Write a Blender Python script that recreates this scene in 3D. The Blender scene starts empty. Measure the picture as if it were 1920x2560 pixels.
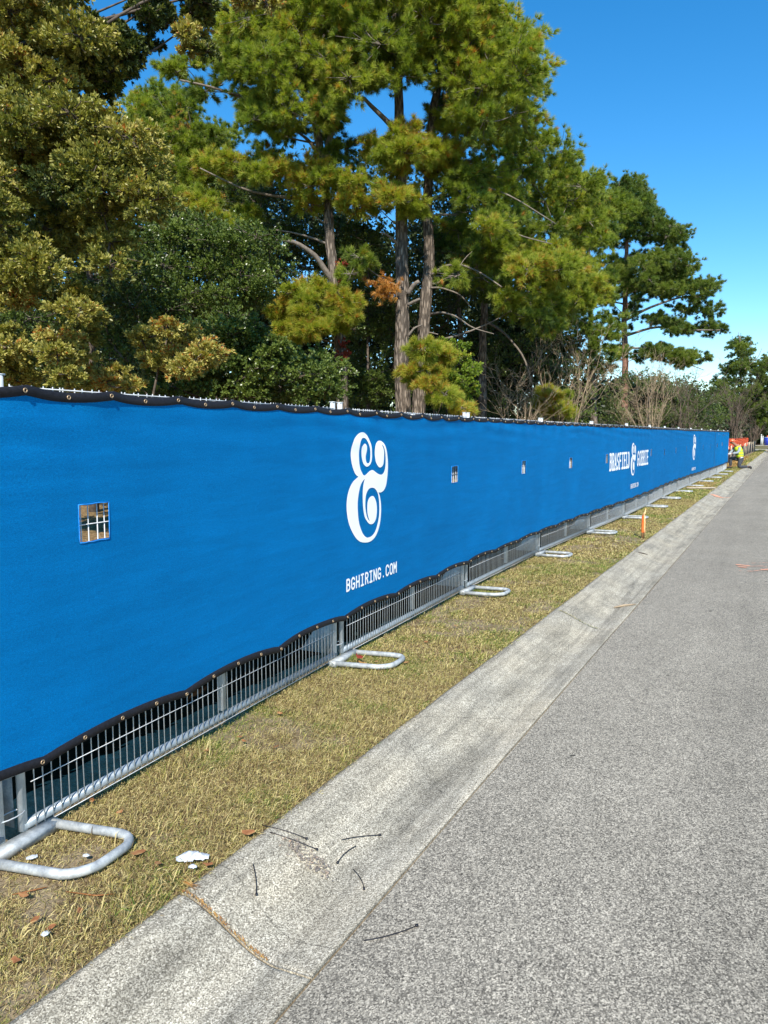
import bpy, math, random
import numpy as np
from mathutils import Vector, Matrix
R=math.radians
rng=np.random.default_rng(7); random.seed(7)
S=bpy.context.scene; COL=S.collection
# ---------------------------------------------------------------- camera, sky, sun, exposure
CAMZ=1.62; FPX=1800.0; YAW=R(29.0); PITCH=math.atan(192/FPX)
cd=bpy.data.cameras.new('camera'); cam=bpy.data.objects.new('camera',cd); COL.objects.link(cam)
cam.location=(0,0,CAMZ); cam.rotation_euler=(R(90)-PITCH,0,YAW)
cd.sensor_fit='VERTICAL'; cd.sensor_height=36; cd.sensor_width=27; cd.lens=36*FPX/2560
cd.clip_start=.05; cd.clip_end=4000
S.camera=cam
SUN_AZ=R(153); SUN_EL=R(42)
w=bpy.data.worlds.new('World'); S.world=w; w.use_nodes=True; nt=w.node_tree
bg=nt.nodes['Background']; sk=nt.nodes.new('ShaderNodeTexSky'); sk.sky_type='NISHITA'; sk.sun_disc=False
sk.sun_elevation=SUN_EL; sk.sun_rotation=SUN_AZ; sk.air_density=1.1; sk.dust_density=0.0; sk.ozone_density=4.5
hs=nt.nodes.new('ShaderNodeHueSaturation'); hs.inputs['Saturation'].default_value=1.33; hs.inputs['Hue'].default_value=.497
nt.links.new(sk.outputs[0],hs.inputs['Color']); nt.links.new(hs.outputs[0],bg.inputs[0]); bg.inputs[1].default_value=0.145
sl=bpy.data.lights.new('sun','SUN'); sl.energy=5.0; sl.angle=R(.5); sl.color=(1,.945,.86)
so=bpy.data.objects.new('sun',sl); COL.objects.link(so)
sdir=Vector((math.sin(SUN_AZ)*math.cos(SUN_EL),math.cos(SUN_AZ)*math.cos(SUN_EL),math.sin(SUN_EL)))
so.rotation_euler=sdir.to_track_quat('Z','Y').to_euler(); so.location=sdir*50
S.render.engine='CYCLES'
S.cycles.max_bounces=6; S.cycles.transparent_max_bounces=8
S.view_settings.view_transform='Standard'; S.view_settings.look='None'
S.view_settings.exposure=0.5; S.view_settings.gamma=1; S.view_settings.use_curve_mapping=False
# ---------------------------------------------------------------- placing helpers
ca,sa=math.cos(YAW),math.sin(YAW); cp,sp=math.cos(PITCH),math.sin(PITCH)
def ray(u,v):
    dx,dy,dz=u-960.,FPX,-(v-1280.)
    Y=dy*cp+dz*sp; Z=-dy*sp+dz*cp
    return dx*ca-Y*sa, dx*sa+Y*ca, Z, Y
def at(u,v,D):                       # photo point at forward distance D (metres)
    x,y,z,Y=ray(u,v); t=D/Y
    return np.array([x*t,y*t,CAMZ+z*t])
def ground(u,v,z=0.):
    x,y,dz,_=ray(u,v); t=(z-CAMZ)/dz
    return np.array([x*t,y*t,z])
XB,XJ=-1.80,-1.24                    # kerb back edge, gutter / asphalt joint
def zprof(x):                        # height across verge, rolled kerb, road
    if x<=XB: return 0.0
    if x>=XJ: return -.112+.013*min(x-XJ,4)-.013*max(x-XJ-4,0)
    t=(x-XB)/(XJ-XB)
    k=min(t/.74,1); s=k*k*(3-2*k)
    return -.128*s+(.016*max(t-.74,0)/.26 if t>.74 else 0)
def surf(u,v):
    z=0.
    for _ in range(12):
        p=ground(u,v,z); z=.5*z+.5*zprof(p[0])
    p=ground(u,v,z); return p
def vnoise(x,y,seed=0):
    x=np.asarray(x,float); y=np.asarray(y,float)
    xi=np.floor(x).astype(np.int64); yi=np.floor(y).astype(np.int64); fx=x-xi; fy=y-yi
    def h(a,b):
        n=(a*374761393+b*668265263+seed*974634777)&0xffffffff
        n=((n^(n>>13))*1274126177)&0xffffffff
        return ((n^(n>>16))&0xffff)/65535.
    fx=fx*fx*(3-2*fx); fy=fy*fy*(3-2*fy)
    return (h(xi,yi)*(1-fx)+h(xi+1,yi)*fx)*(1-fy)+(h(xi,yi+1)*(1-fx)+h(xi+1,yi+1)*fx)*fy
# ---------------------------------------------------------------- object helpers
def tag(o,label=None,cat=None,group=None,kind=None):
    for k,v in (('label',label),('category',cat),('group',group),('kind',kind)):
        if v: o[k]=v
    return o
def empty(name,loc=(0,0,0),rz=0):
    o=bpy.data.objects.new(name,None); COL.objects.link(o); o.location=loc; o.rotation_euler=(0,0,rz); o.empty_display_size=.1
    return o
def link(name,me,mat,parent=None):
    o=bpy.data.objects.new(name,me); COL.objects.link(o)
    if mat is not None and not me.materials: me.materials.append(mat)
    if parent is not None: o.parent=parent
    return o
def npmesh(name,V,F,rnd=None,smooth=False,mi=None,mats=None):
    V=np.asarray(V,np.float32); me=bpy.data.meshes.new(name)
    if isinstance(F,np.ndarray):
        k=F.shape[1]; n=len(F); flat=F.ravel().astype(np.int32); st=np.arange(n,dtype=np.int32)*k; tot=np.full(n,k,np.int32)
    else:
        tot=np.array([len(f) for f in F],np.int32); flat=np.array([i for f in F for i in f],np.int32); st=np.concatenate([[0],np.cumsum(tot)[:-1]]).astype(np.int32); n=len(F)
    me.vertices.add(len(V)); me.vertices.foreach_set('co',V.ravel())
    me.loops.add(len(flat)); me.loops.foreach_set('vertex_index',flat)
    me.polygons.add(n); me.polygons.foreach_set('loop_start',st); me.polygons.foreach_set('loop_total',tot)
    if smooth: me.polygons.foreach_set('use_smooth',np.ones(n,bool))
    if mats:
        for m in mats: me.materials.append(m)
    if mi is not None: me.polygons.foreach_set('material_index',np.asarray(mi,np.int32))
    if rnd is not None:
        a=me.attributes.new('rnd','FLOAT','POINT'); a.data.foreach_set('value',np.asarray(rnd,np.float32))
    me.update(calc_edges=True); return me
class MB:
    def __init__(s): s.V=[]; s.F=[]
    def add(s,V,F):
        b=len(s.V); s.V+= [tuple(v) for v in V]; s.F+=[tuple(i+b for i in f) for f in F]; return s
    def box(s,c,d,rz=0,rx=0):
        M=Matrix.Rotation(rz,3,'Z')@Matrix.Rotation(rx,3,'X'); V=[]
        for x in (-.5,.5):
            for y in (-.5,.5):
                for z in (-.5,.5): V.append(Vector(c)+M@Vector((x*d[0],y*d[1],z*d[2])))
        return s.add(V,[(0,1,3,2),(4,6,7,5),(0,4,5,1),(2,3,7,6),(0,2,6,4),(1,5,7,3)])
    def tube(s,pts,r,n=8,cap=True):
        V,F=tube(pts,r,n,cap); return s.add(V,F)
    def build(s,name,mat,parent=None,smooth=True):
        me=npmesh(name,s.V,s.F,smooth=smooth)
        if smooth:
            me.polygons.foreach_set('use_smooth',[len(p.vertices)==4 for p in me.polygons])
        return link(name,me,mat,parent)
def tube(pts,r,n=8,cap=True):
    P=[Vector(p) for p in pts]; rr=[r]*len(P) if np.isscalar(r) else list(r); V=[];F=[]
    t0=(P[1]-P[0]).normalized(); up=Vector((0,0,1)) if abs(t0.z)<.9 else Vector((1,0,0))
    a=t0.cross(up).normalized()
    for i,p in enumerate(P):
        if i==0: t=P[1]-P[0]
        elif i==len(P)-1: t=P[-1]-P[-2]
        else: t=(P[i+1]-P[i]).normalized()+(P[i]-P[i-1]).normalized()
        t.normalize(); a=(a-t*a.dot(t)).normalized(); b=t.cross(a)
        for k in range(n):
            q=2*math.pi*k/n; V.append(p+(a*math.cos(q)+b*math.sin(q))*rr[i])
    for i in range(len(P)-1):
        for k in range(n):
            F.append((i*n+k,i*n+(k+1)%n,(i+1)*n+(k+1)%n,(i+1)*n+k))
    if cap:
        F.append(tuple(range(n))[::-1]); F.append(tuple((len(P)-1)*n+k for k in range(n)))
    return V,F
def bez(p0,p1,p2,n=6):
    p0,p1,p2=map(np.asarray,(p0,p1,p2)); return [p0*(1-t)**2+2*p1*t*(1-t)+p2*t*t for t in np.linspace(0,1,n)]
# ---------------------------------------------------------------- materials
class N:
    def __init__(s,name,rough=.7,spec=.3):
        s.m=bpy.data.materials.new(name); s.m.use_nodes=True; s.t=s.m.node_tree; s.b=s.t.nodes['Principled BSDF']
        s.b.inputs['Roughness'].default_value=rough; s.b.inputs['Specular IOR Level'].default_value=spec
        s.tc=None
    def n(s,typ,**k):
        o=s.t.nodes.new(typ)
        for a,b in k.items():
            if a in o.inputs.keys() if isinstance(a,str) else False: pass
            setattr(o,a,b)
        return o
    def l(s,a,b): s.t.links.new(a,b)
    def co(s,scale=(1,1,1),obj=True):
        if s.tc is None: s.tc=s.n('ShaderNodeTexCoord')
        m=s.n('ShaderNodeMapping'); m.inputs['Scale'].default_value=scale; s.l(s.tc.outputs['Object'],m.inputs[0]); return m.outputs[0]
    def noise(s,sc,det=4,rough=.6,scale=(1,1,1),dist=0):
        o=s.n('ShaderNodeTexNoise'); o.inputs['Scale'].default_value=sc; o.inputs['Detail'].default_value=det; o.inputs['Roughness'].default_value=rough; o.inputs['Distortion'].default_value=dist
        s.l(s.co(scale),o.inputs['Vector']); return o.outputs['Fac']
    def vor(s,sc,scale=(1,1,1),feat='F1'):
        o=s.n('ShaderNodeTexVoronoi'); o.feature=feat; o.inputs['Scale'].default_value=sc; s.l(s.co(scale),o.inputs['Vector']); return o
    def attr(s,name='rnd'):
        o=s.n('ShaderNodeAttribute'); o.attribute_name=name; return o.outputs['Fac']
    def ramp(s,fac,stops,interp='LINEAR'):
        o=s.n('ShaderNodeValToRGB'); r=o.color_ramp; r.interpolation=interp
        while len(r.elements)<len(stops): r.elements.new(.5)
        for e,(p,c) in zip(r.elements,stops):
            e.position=p; e.color=(c if hasattr(c,'__len__') else (c,c,c))[:3]+(1,) if hasattr(c,'__len__') else (c,c,c,1)
        s.l(fac,o.inputs[0]); return o.outputs[0]
    def mix(s,f,a,b,mode='MIX'):
        o=s.n('ShaderNodeMix'); o.data_type='RGBA'; o.blend_type=mode
        for i,x in ((0,f),(6,a),(7,b)):
            if isinstance(x,(int,float)): o.inputs[i].default_value=x if i==0 else (x,x,x,1)
            elif isinstance(x,tuple): o.inputs[i].default_value=x+(1,)
            else: s.l(x,o.inputs[i])
        return o.outputs[2]
    def math(s,op,a,b=0.):
        o=s.n('ShaderNodeMath'); o.operation=op
        for i,x in enumerate((a,b)):
            if isinstance(x,(int,float)): o.inputs[i].default_value=x
            else: s.l(x,o.inputs[i])
        return o.outputs[0]
    def bump(s,h,strength=.3,dist=.01):
        o=s.n('ShaderNodeBump'); o.inputs['Strength'].default_value=strength; o.inputs['Distance'].default_value=dist
        s.l(h,o.inputs['Height']); s.l(o.outputs[0],s.b.inputs['Normal']); return o.outputs[0]
    def col(s,c):
        if isinstance(c,tuple): s.b.inputs['Base Color'].default_value=c+(1,)
        else: s.l(c,s.b.inputs['Base Color'])
        return s
def simple(name,c,rough=.6,metal=0,spec=.4,var=.25,sc=30,bump=0):
    m=N(name,rough,spec); f=m.noise(sc,4)
    lo=tuple(x*(1-var) for x in c); hi=tuple(min(1,x*(1+var)) for x in c)
    m.col(m.ramp(f,[(.3,lo),(.7,hi)])); m.b.inputs['Metallic'].default_value=metal
    if bump: m.bump(f,bump,.003)
    return m.m
def foliage(name,stops,trans=.35,rough=.5,spec=.35):
    m=N(name,rough,spec); c=m.ramp(m.attr(),stops); m.col(c)
    tr=m.n('ShaderNodeBsdfTranslucent'); m.l(m.mix(1.,c,(1.15,1.3,.5),'MULTIPLY'),tr.inputs[0])
    mx=m.n('ShaderNodeMixShader'); mx.inputs[0].default_value=trans
    out=m.t.nodes['Material Output']; m.l(m.b.outputs[0],mx.inputs[1]); m.l(tr.outputs[0],mx.inputs[2]); m.l(mx.outputs[0],out.inputs[0])
    return m.m
# asphalt: pale stone chips in a dark binder
m=N('asphalt_material',.85,.25)
v1=m.vor(215); v2=m.vor(130); big=m.noise(1.1,5,.6); mid=m.noise(9,4)
sp1=m.ramp(v1.outputs['Color'],[(.12,(.05,.047,.043)),(.42,(.155,.147,.13)),(.60,(.33,.315,.28)),(.88,(.74,.70,.62))])
chips=m.ramp(v2.outputs['Color'],[(0.1,(.07,.066,.06)),(.4,(.19,.18,.16)),(.6,(.33,.315,.28)),(.9,(.60,.57,.50))])
c=m.mix(.38,sp1,chips)
c=m.mix(.9,c,m.ramp(big,[(.3,(.93,.865,.74)),(.7,(1.12,1.045,.90))]),'MULTIPLY')
c=m.mix(.8,c,m.ramp(mid,[(.25,.85),(.75,1.1)]),'MULTIPLY')
spot=m.ramp(m.noise(7,2,.4),[(.76,1.),(.775,.22)]); c=m.mix(1.,c,spot,'MULTIPLY')
spot2=m.ramp(m.noise(23,2,.4),[(.78,1.),(.80,.3)]); c=m.mix(1.,c,spot2,'MULTIPLY')
tr_=m.ramp(m.noise(.9,4,.6,(1.6,.12,1)),[(.38,.86),(.62,1.05)]); c=m.mix(.8,c,tr_,'MULTIPLY')
m.col(c); m.bump(m.mix(.5,v1.outputs['Color'],v1.outputs['Distance']),.6,.003); ASPHALT=m.m
# gutter concrete: weathered, streaked, stained
m=N('gutter_concrete_material',.88,.25)
v1=m.vor(260); st=m.noise(2.0,5,.65,(3.2,.55,1)); bl=m.noise(4.5,5,.6); fine=m.noise(70,3)
sp1=m.ramp(v1.outputs['Color'],[(.12,(.15,.137,.115)),(.42,(.34,.317,.265)),(.65,(.53,.50,.43)),(.95,(.86,.82,.72))])
c=m.mix(1.,sp1,m.ramp(st,[(.30,(.56,.54,.49)),(.48,(.88,.85,.77)),(.66,(1.06,1.01,.90))]),'MULTIPLY')
c=m.mix(.8,c,m.ramp(bl,[(.3,.72),(.65,1.12)]),'MULTIPLY')
c=m.mix(.3,c,m.ramp(m.noise(1.3,3),[(.4,(1,1,1)),(.65,(1.0,.92,.78))]),'MULTIPLY')
c=m.mix(.55,c,m.ramp(m.noise(3.0,3,.6,(9,.25,1)),[(.36,.62),(.55,1.05)]),'MULTIPLY')
ck=m.vor(1.1,(1,.8,1),'DISTANCE_TO_EDGE'); c=m.mix(.55,c,m.ramp(ck.outputs['Distance'],[(.0,.25),(.004,1.)]),'MULTIPLY')
m.col(c); m.bump(m.mix(.4,v1.outputs['Color'],fine),.55,.003); CONC=m.m
m=N('soil_material',.95,.1); f=m.noise(6,6,.7); g=m.noise(60,4)
c=m.ramp(f,[(.3,(.15,.105,.06)),(.5,(.26,.20,.12)),(.7,(.34,.27,.17))]); c=m.mix(.6,c,m.ramp(g,[(.3,.5),(.7,1.3)]),'MULTIPLY'); m.col(c); m.bump(g,.8,.012); SOIL=m.m
m=N('leaf_litter_material',.95,.1); f=m.noise(1.2,5,.7); v=m.vor(28)
c=m.ramp(v.outputs['Color'],[(.1,(.10,.06,.03)),(.5,(.25,.16,.08)),(.9,(.40,.29,.15))]); c=m.mix(.6,c,m.ramp(f,[(.35,(.55,.6,.4)),(.65,(1.15,1.05,1))]),'MULTIPLY'); m.col(c); m.bump(v.outputs['Distance'],.8,.02); LITTER=m.m
m=N('far_ground_material',.95,.1); f=m.noise(.3,5,.7); g=m.noise(8,4)
c=m.ramp(f,[(.35,(.10,.10,.035)),(.65,(.22,.17,.08))]); c=m.mix(.5,c,m.ramp(g,[(.3,.6),(.7,1.3)]),'MULTIPLY'); m.col(c); FARG=m.m
GRASS=foliage('grass_material',[(0,(.09,.055,.028)),(.15,(.24,.16,.075)),(.3,(.58,.46,.20)),(.42,(.68,.57,.27)),(.55,(.44,.37,.12)),(.68,(.29,.30,.06)),(.85,(.16,.23,.04)),(1,(.09,.16,.03))],.25,.6,.2)
# galvanised steel
m=N('galvanized_steel_material',.42,.5); f=m.noise(28,5,.6); v=m.vor(60)
c=m.ramp(f,[(.3,(.20,.24,.26)),(.7,(.33,.37,.39))]); c=m.mix(.4,c,m.ramp(v.outputs['Distance'],[(.0,.8),(.5,1.15)]),'MULTIPLY'); m.col(c); m.b.inputs['Metallic'].default_value=.3
m.l(m.ramp(f,[(.3,.3),(.7,.55)]),m.b.inputs['Roughness']); m.bump(f,.1,.001); STEEL=m.m
m=N('weathered_zinc_material',.55,.5); f=m.noise(16,5,.7); c=m.ramp(f,[(.3,(.22,.24,.25)),(.5,(.42,.44,.43)),(.72,(.70,.71,.67))])
rs=m.ramp(m.noise(11,4,.7),[(.66,0.),(.72,1.)]); c=m.mix(rs,c,(.28,.12,.05)); m.col(c); m.b.inputs['Metallic'].default_value=.2; m.bump(f,.15,.001); ZINC=m.m
POSTM=simple('bright_zinc_post_material',(.58,.61,.61),.5,.1,.4,.2,18,.1)
WIRE=simple('wire_zinc_material',(.56,.58,.58),.45,.15)
# knitted blue privacy cloth
m=N('blue_mesh_cloth_material',.8,.08)
wv=m.noise(90,3,.6,(1,1,5)); st=m.noise(5,5,.7,(.35,.35,3.5),.6); cl=m.noise(1.3,3); tiny=m.noise(210,2,.8,(1,1,1.4))
c=m.ramp(wv,[(.3,(.0,.135,.37)),(.7,(.0,.195,.49))]); c=m.mix(.7,c,m.ramp(cl,[(.3,.88),(.7,1.08)]),'MULTIPLY')
c=m.mix(.8,c,m.ramp(st,[(.3,.86),(.7,1.12)]),'MULTIPLY')
c=m.mix(.5,c,m.ramp(tiny,[(.35,.65),(.65,1.4)]),'MULTIPLY'); m.col(c)
fd=m.noise(2.2,4,.6,(2.5,2.5,.35),1.2); dg=m.noise(7,3,.6,(.6,.6,2.2),2.0)
hmix=m.mix(.45,m.mix(.5,wv,tiny),m.mix(.5,m.mix(.6,st,dg),fd)); m.bump(hmix,.8,.010)

tr=m.n('ShaderNodeBsdfTranslucent'); m.l(c,tr.inputs[0]); mx=m.n('ShaderNodeMixShader'); mx.inputs[0].default_value=.03
m.l(m.b.outputs[0],mx.inputs[1]); m.l(tr.outputs[0],mx.inputs[2]); m.l(mx.outputs[0],m.t.nodes['Material Output'].inputs[0]); CLOTH=m.m
m=N('white_print_material',.7,.3); f=m.noise(9,5,.8); m.col(m.ramp(f,[(.22,(.62,.63,.62)),(.34,(.92,.93,.91))])); m.bump(m.noise(300,2),.2,.002); PRINT=m.m
HEM=simple('black_webbing_material',(.012,.012,.016),.65,0,.3,.4,80,.3)
BRASS=simple('brass_material',(.42,.30,.18),.4,.6)
BLACK=simple('black_nylon_material',(.012,.011,.016),.45,0,.45)
BARK=None
m=N('pine_bark_material',.9,.15); v=m.vor(16,(1,1,.28)); f=m.noise(10,5,.7,(1,1,.3)); d=m.ramp(v.outputs['Distance'],[(.0,1.15),(.35,1.),(.6,.35)])
c=m.ramp(f,[(.3,(.10,.078,.060)),(.55,(.26,.21,.165)),(.75,(.42,.36,.29))]); c=m.mix(.9,c,d,'MULTIPLY'); m.col(c); m.bump(m.mix(.4,d,f),1.,.05); BARK=m.m
LIMB=simple('grey_limb_bark_material',(.19,.16,.13),.9,0,.15,.4,14,.5)
TWIG=simple('tan_twig_material',(.38,.29,.19),.9,0,.15,.35,6)
DARKBARK=simple('dark_oak_bark_material',(.12,.095,.075),.9,0,.15,.4,14,.5)
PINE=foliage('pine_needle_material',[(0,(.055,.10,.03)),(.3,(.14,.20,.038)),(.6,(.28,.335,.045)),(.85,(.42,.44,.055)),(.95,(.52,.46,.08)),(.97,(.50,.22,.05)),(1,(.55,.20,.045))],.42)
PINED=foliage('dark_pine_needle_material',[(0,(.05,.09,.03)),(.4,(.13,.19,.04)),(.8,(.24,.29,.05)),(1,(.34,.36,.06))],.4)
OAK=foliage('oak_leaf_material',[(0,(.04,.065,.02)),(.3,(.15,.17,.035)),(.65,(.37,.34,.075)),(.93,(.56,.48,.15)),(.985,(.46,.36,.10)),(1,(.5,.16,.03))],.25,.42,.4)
MYRTLE=foliage('evergreen_leaf_material',[(0,(.034,.056,.014)),(.45,(.095,.140,.028)),(.85,(.19,.245,.05)),(1,(.2,.24,.05))],.25,.35,.5)
LIME=foliage('lime_leaf_material',[(0,(.12,.19,.03)),(.6,(.24,.33,.04)),(1,(.48,.42,.05))],.4)
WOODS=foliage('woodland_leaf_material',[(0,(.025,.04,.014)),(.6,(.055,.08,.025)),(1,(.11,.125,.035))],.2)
DEADN=foliage('dead_needle_material',[(0,(.42,.17,.04)),(.6,(.62,.30,.07)),(1,(.7,.42,.12))],.35)
REDV=foliage('red_vine_material',[(0,(.16,.02,.015)),(1,(.35,.06,.03))],.2)
BROWNLEAF=foliage('brown_leaf_material',[(0,(.25,.10,.04)),(.5,(.42,.18,.07)),(1,(.5,.33,.14))],.2)
STRAW=foliage('straw_material',[(0,(.32,.13,.04)),(.6,(.50,.26,.08)),(1,(.55,.42,.16))],.2)
# ---------------------------------------------------------------- setting: ground, gutter, road
def sheet(name,x0,x1,y0,y1,nx,ny,zf,mat,xs=None,ys=None):
    X=np.linspace(x0,x1,nx+1) if xs is None else np.asarray(xs,float); Y=np.linspace(y0,y1,ny+1) if ys is None else np.asarray(ys,float)
    GX,GY=np.meshgrid(X,Y); V=np.stack([GX.ravel(),GY.ravel(),zf(GX,GY).ravel()],1)
    a,b=len(X),len(Y); i=np.arange((a-1)*(b-1)); r=i//(a-1); c=i%(a-1); k=r*a+c
    return link(name,npmesh(name,V,np.stack([k,k+1,k+a+1,k+a],1),smooth=True),mat)
tag(sheet('ground',-1500,1500,-300,3000,30,30,lambda x,y:x*0-.30,FARG),kind='structure')
def vz(x,y):
    b=(vnoise(x*3,y*3,1)-.5)*.022+(vnoise(x*11,y*11,2)-.5)*.012
    edge=np.clip((XB-x)/.25,0,1)
    wild=np.clip((-3.4-x)/3,0,1)*(vnoise(x*.5,y*.5,3)-.3)*.12
    return b*edge-.012+.0*x+wild-.015*np.exp(-((XB-x)/.03)**2)
xs=np.concatenate([[-60,-40,-25,-15,-10,-7,-5],np.arange(-4.5,-2.4,.08),np.arange(-2.4,XB-.004,.04),[XB-.006]])
ys=np.concatenate([[-12,-6,-3],np.arange(-2,14,.06),np.arange(14,40,.25),np.arange(40,90,2)])
tag(sheet('verge_soil',0,0,0,0,0,0,vz,SOIL,xs[xs>-3.0],ys),kind='structure')
tag(sheet('woodland_floor',0,0,0,0,0,0,lambda x,y:vz(x,y)-.006*0,LITTER,xs[xs<-4.4],np.concatenate([ys,np.arange(92,240,6)])),kind='structure')
tag(sheet('painted_shade_soil',0,0,0,0,0,0,vz,simple('painted_shade_soil_material',(.020,.012,.006),1.,0,.0,.5,20,.5),np.append(xs[(xs<-2.95)&(xs>-5.1)],-2.95),np.concatenate([ys,np.arange(92,240,6)])),kind='structure')  # soil strip behind the fence, near-black colour paints in the screen's shade
tag(sheet('far_grass',0,0,0,0,0,0,lambda x,y:x*0-.004,FARG,[-3.6,-2.8,XB-.006],[88,120,170,240]),kind='structure')
# gutter slabs, each with its own recessed joint
JY=[-4.6,-1.3,1.76,6.53,10.4,14.1,17.8,21.5,25.2]+[25.2+3.7*k for k in range(1,17)]
gut=empty('gutter',(XB,0,0)); tag(gut,kind='structure')
tx=np.linspace(0,1,29); gx=XB+(XJ-.004-XB)*tx
for a,b in zip(JY,JY[1:]):
    g_=.005 if abs(a-1.76)<.1 or abs(b-1.76)<.1 else .008; yy=np.linspace(a+g_,b-g_,max(3,int((b-a)/(.07 if a<12 else .4)))); yy=np.unique(np.concatenate([yy,[a+.011,a+.024,b-.024,b-.011,a+.04,b-.04]])); tilt=random.uniform(-.004,.004); lift=random.uniform(-.005,.005); V=[];F=[]
    n=len(gx)
    for j,y in enumerate(yy):
        e=min(y-yy[0],yy[-1]-y); dr=.005*max(0,1-e/.008)
        for i,x in enumerate(gx):
            dz=(float(vnoise(x*4,y*2.3,5))-.5)*.012*math.sin(math.pi*tx[i]) + (float(vnoise(x*1.2,y*.5,6))-.5)*.02*math.sin(math.pi*tx[i])
            V.append((x-XB+(-.008 if i==0 else 0)*float(vnoise(y*4,1,9)),y,zprof(x)+dz+tilt*tx[i]+lift*math.sin(math.pi*tx[i])*(yy[-1]-y)/(yy[-1]-yy[0])-dr-(.006 if i==0 else 0)))
    for j in range(len(yy)-1):
        for i in range(n-1): k=j*n+i; F.append((k,k+1,k+n+1,k+n))
    # side skirts
    base=len(V); 
    for j,y in enumerate(yy): V.append((-.006,y,-.22)); V.append((XJ-.004-XB,y,-.26))
    for j in range(len(yy)-1):
        F.append((j*n,(j+1)*n,base+2*(j+1),base+2*j)); F.append((j*n+n-1,base+2*j+1,base+2*(j+1)+1,(j+1)*n+n-1))
    for J in (0,len(yy)-1):
        q=len(V)
        for i,x in enumerate(gx): V.append((x-XB,yy[J],-.26))
        for i in range(n-1): F.append((J*n+i,J*n+i+1,q+i+1,q+i))
    o=link('gutter_slab',npmesh('gutter_slab',V,F,smooth=False),CONC,gut)
    o.data.polygons.foreach_set('use_smooth',[i<(len(yy)-1)*(n-1) for i in range(len(F))])
tag(sheet('joint_dirt',0,0,0,0,0,0,lambda x,y:np.vectorize(zprof)(x)-.014,SOIL,np.linspace(XB-.02,XJ+.02,24),[-6,40,90]),kind='structure')
rx=np.concatenate([np.linspace(XJ+.006,3,24),[4,6,8.2]])
tag(sheet('road',0,0,0,0,0,0,lambda x,y:np.vectorize(zprof)(x)+(vnoise(x*1.5,y*1.5,8)-.5)*.008-.004*np.exp(-((x-XJ)/.02)**2),ASPHALT,rx,np.concatenate([np.arange(-3,20,.3),np.arange(20,200,4)])),kind='structure')
tag(sheet('road_shoulder',0,0,0,0,0,0,lambda x,y:x*0-.12,SOIL,[8.1,30,120],[-20,60,240]),kind='structure')
# far side street, pale concrete drive and kerb
ap=MB(); ap.box((-10,92,-.02),(17,9,.04)); tag(ap.build('concrete_drive',CONC,None,False),kind='structure')
ap=MB(); ap.box((-10,128,.02),(17,5,.06)); tag(ap.build('side_street_kerb',CONC,None,False),kind='structure')
# ---------------------------------------------------------------- fence line
POSTS=[(-2.47,-.96),(-2.591,1.643),(-2.742,4.261),(-2.837,6.832),(-2.868,9.48),(-2.80,12.08),(-2.71,14.60),(-2.68,17.15),(-2.70,19.62),(-2.68,22.16),(-2.63,24.78),(-2.56,27.42),(-2.49,30.08),(-2.43,32.74),(-2.40,35.42),(-2.40,38.05)]
PP=[np.array(p) for p in POSTS]; PL=[float(np.linalg.norm(b-a)) for a,b in zip(PP,PP[1:])]
SC=[-PL[0]]; 
for l in PL: SC.append(SC[-1]+l)
SC=np.array(SC); S_END=SC[-1]
PX=np.array([p[0] for p in PP]); PY=np.array([p[1] for p in PP])
def fl(s):
    s=np.asarray(s,float); x=np.interp(s,SC,PX); y=np.interp(s,SC,PY)
    x2=np.interp(s+.3,SC,PX)-np.interp(s-.3,SC,PX); y2=np.interp(s+.3,SC,PY)-np.interp(s-.3,SC,PY)
    L=np.hypot(x2,y2); return x,y,y2/L,-x2/L       # point and normal to the road side
def cdisp(s,z):
    s=np.asarray(s,float); z=np.asarray(z,float)
    d=.046+.010*(vnoise(s*1.1,z*1.3,21)-.5)+.006*(vnoise(s*3.5,z*3,22)-.5)
    tt=np.clip((z-1.62)/.18,0,1)
    d+=.014*tt*np.sin(s*2*np.pi/.43+1.0)*vnoise(s*2,1,23)+.006*np.clip((z-1.3)/.4,0,1)*np.sin((s+.5*(z-1.8))*2*np.pi/.43)*vnoise(s*1.3,2,27)
    tb=np.clip((.55-z)/.2,0,1); d+=.012*tb*(vnoise(s*2.4,z*2,24)-.3)
    d+=.0065*np.sin(z*42+s*1.7+4*vnoise(s*.8,z*1.2,26))*np.clip((z-1.45)/.2,0,1)*vnoise(s*1.5,z*3,25)
    far=np.clip((s-30.0)/1,0,1); d+=far*.02*np.sin(s*8)*1.0
    return d
def cl(s,z,off=0.):
    x,y,nx,ny=fl(s); d=cdisp(s,z)+off; return np.stack([x+nx*d,y+ny*d,z+0*s],-1)
TOPP=.43; BOTP=.85
def ztop(s): q=((s-.126)/TOPP)%1; return 1.812-.020*(4*q*(1-q))*(.7+.6*vnoise(s*.9,0,31))
def zbot(s):
    P=.84; q=((s-.126)/P)%1; return .292+.030*(4*q*(1-q))**.8*(.6+.8*vnoise(s*.6,0,32))+.025*np.clip((s-4)/8,0,1)
HEMH=.040
HOLES=[(.43,1.25),(4.77,1.245),(7.0,1.225),(9.16,1.21),(11.37,1.21),(15.57,1.23),(17.78,1.20),(19.86,1.20),(22.06,1.21),(26.03,1.20),(28.2,1.21)]
HOLES2=[(30.6,1.21),(32.9,1.24)]
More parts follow.
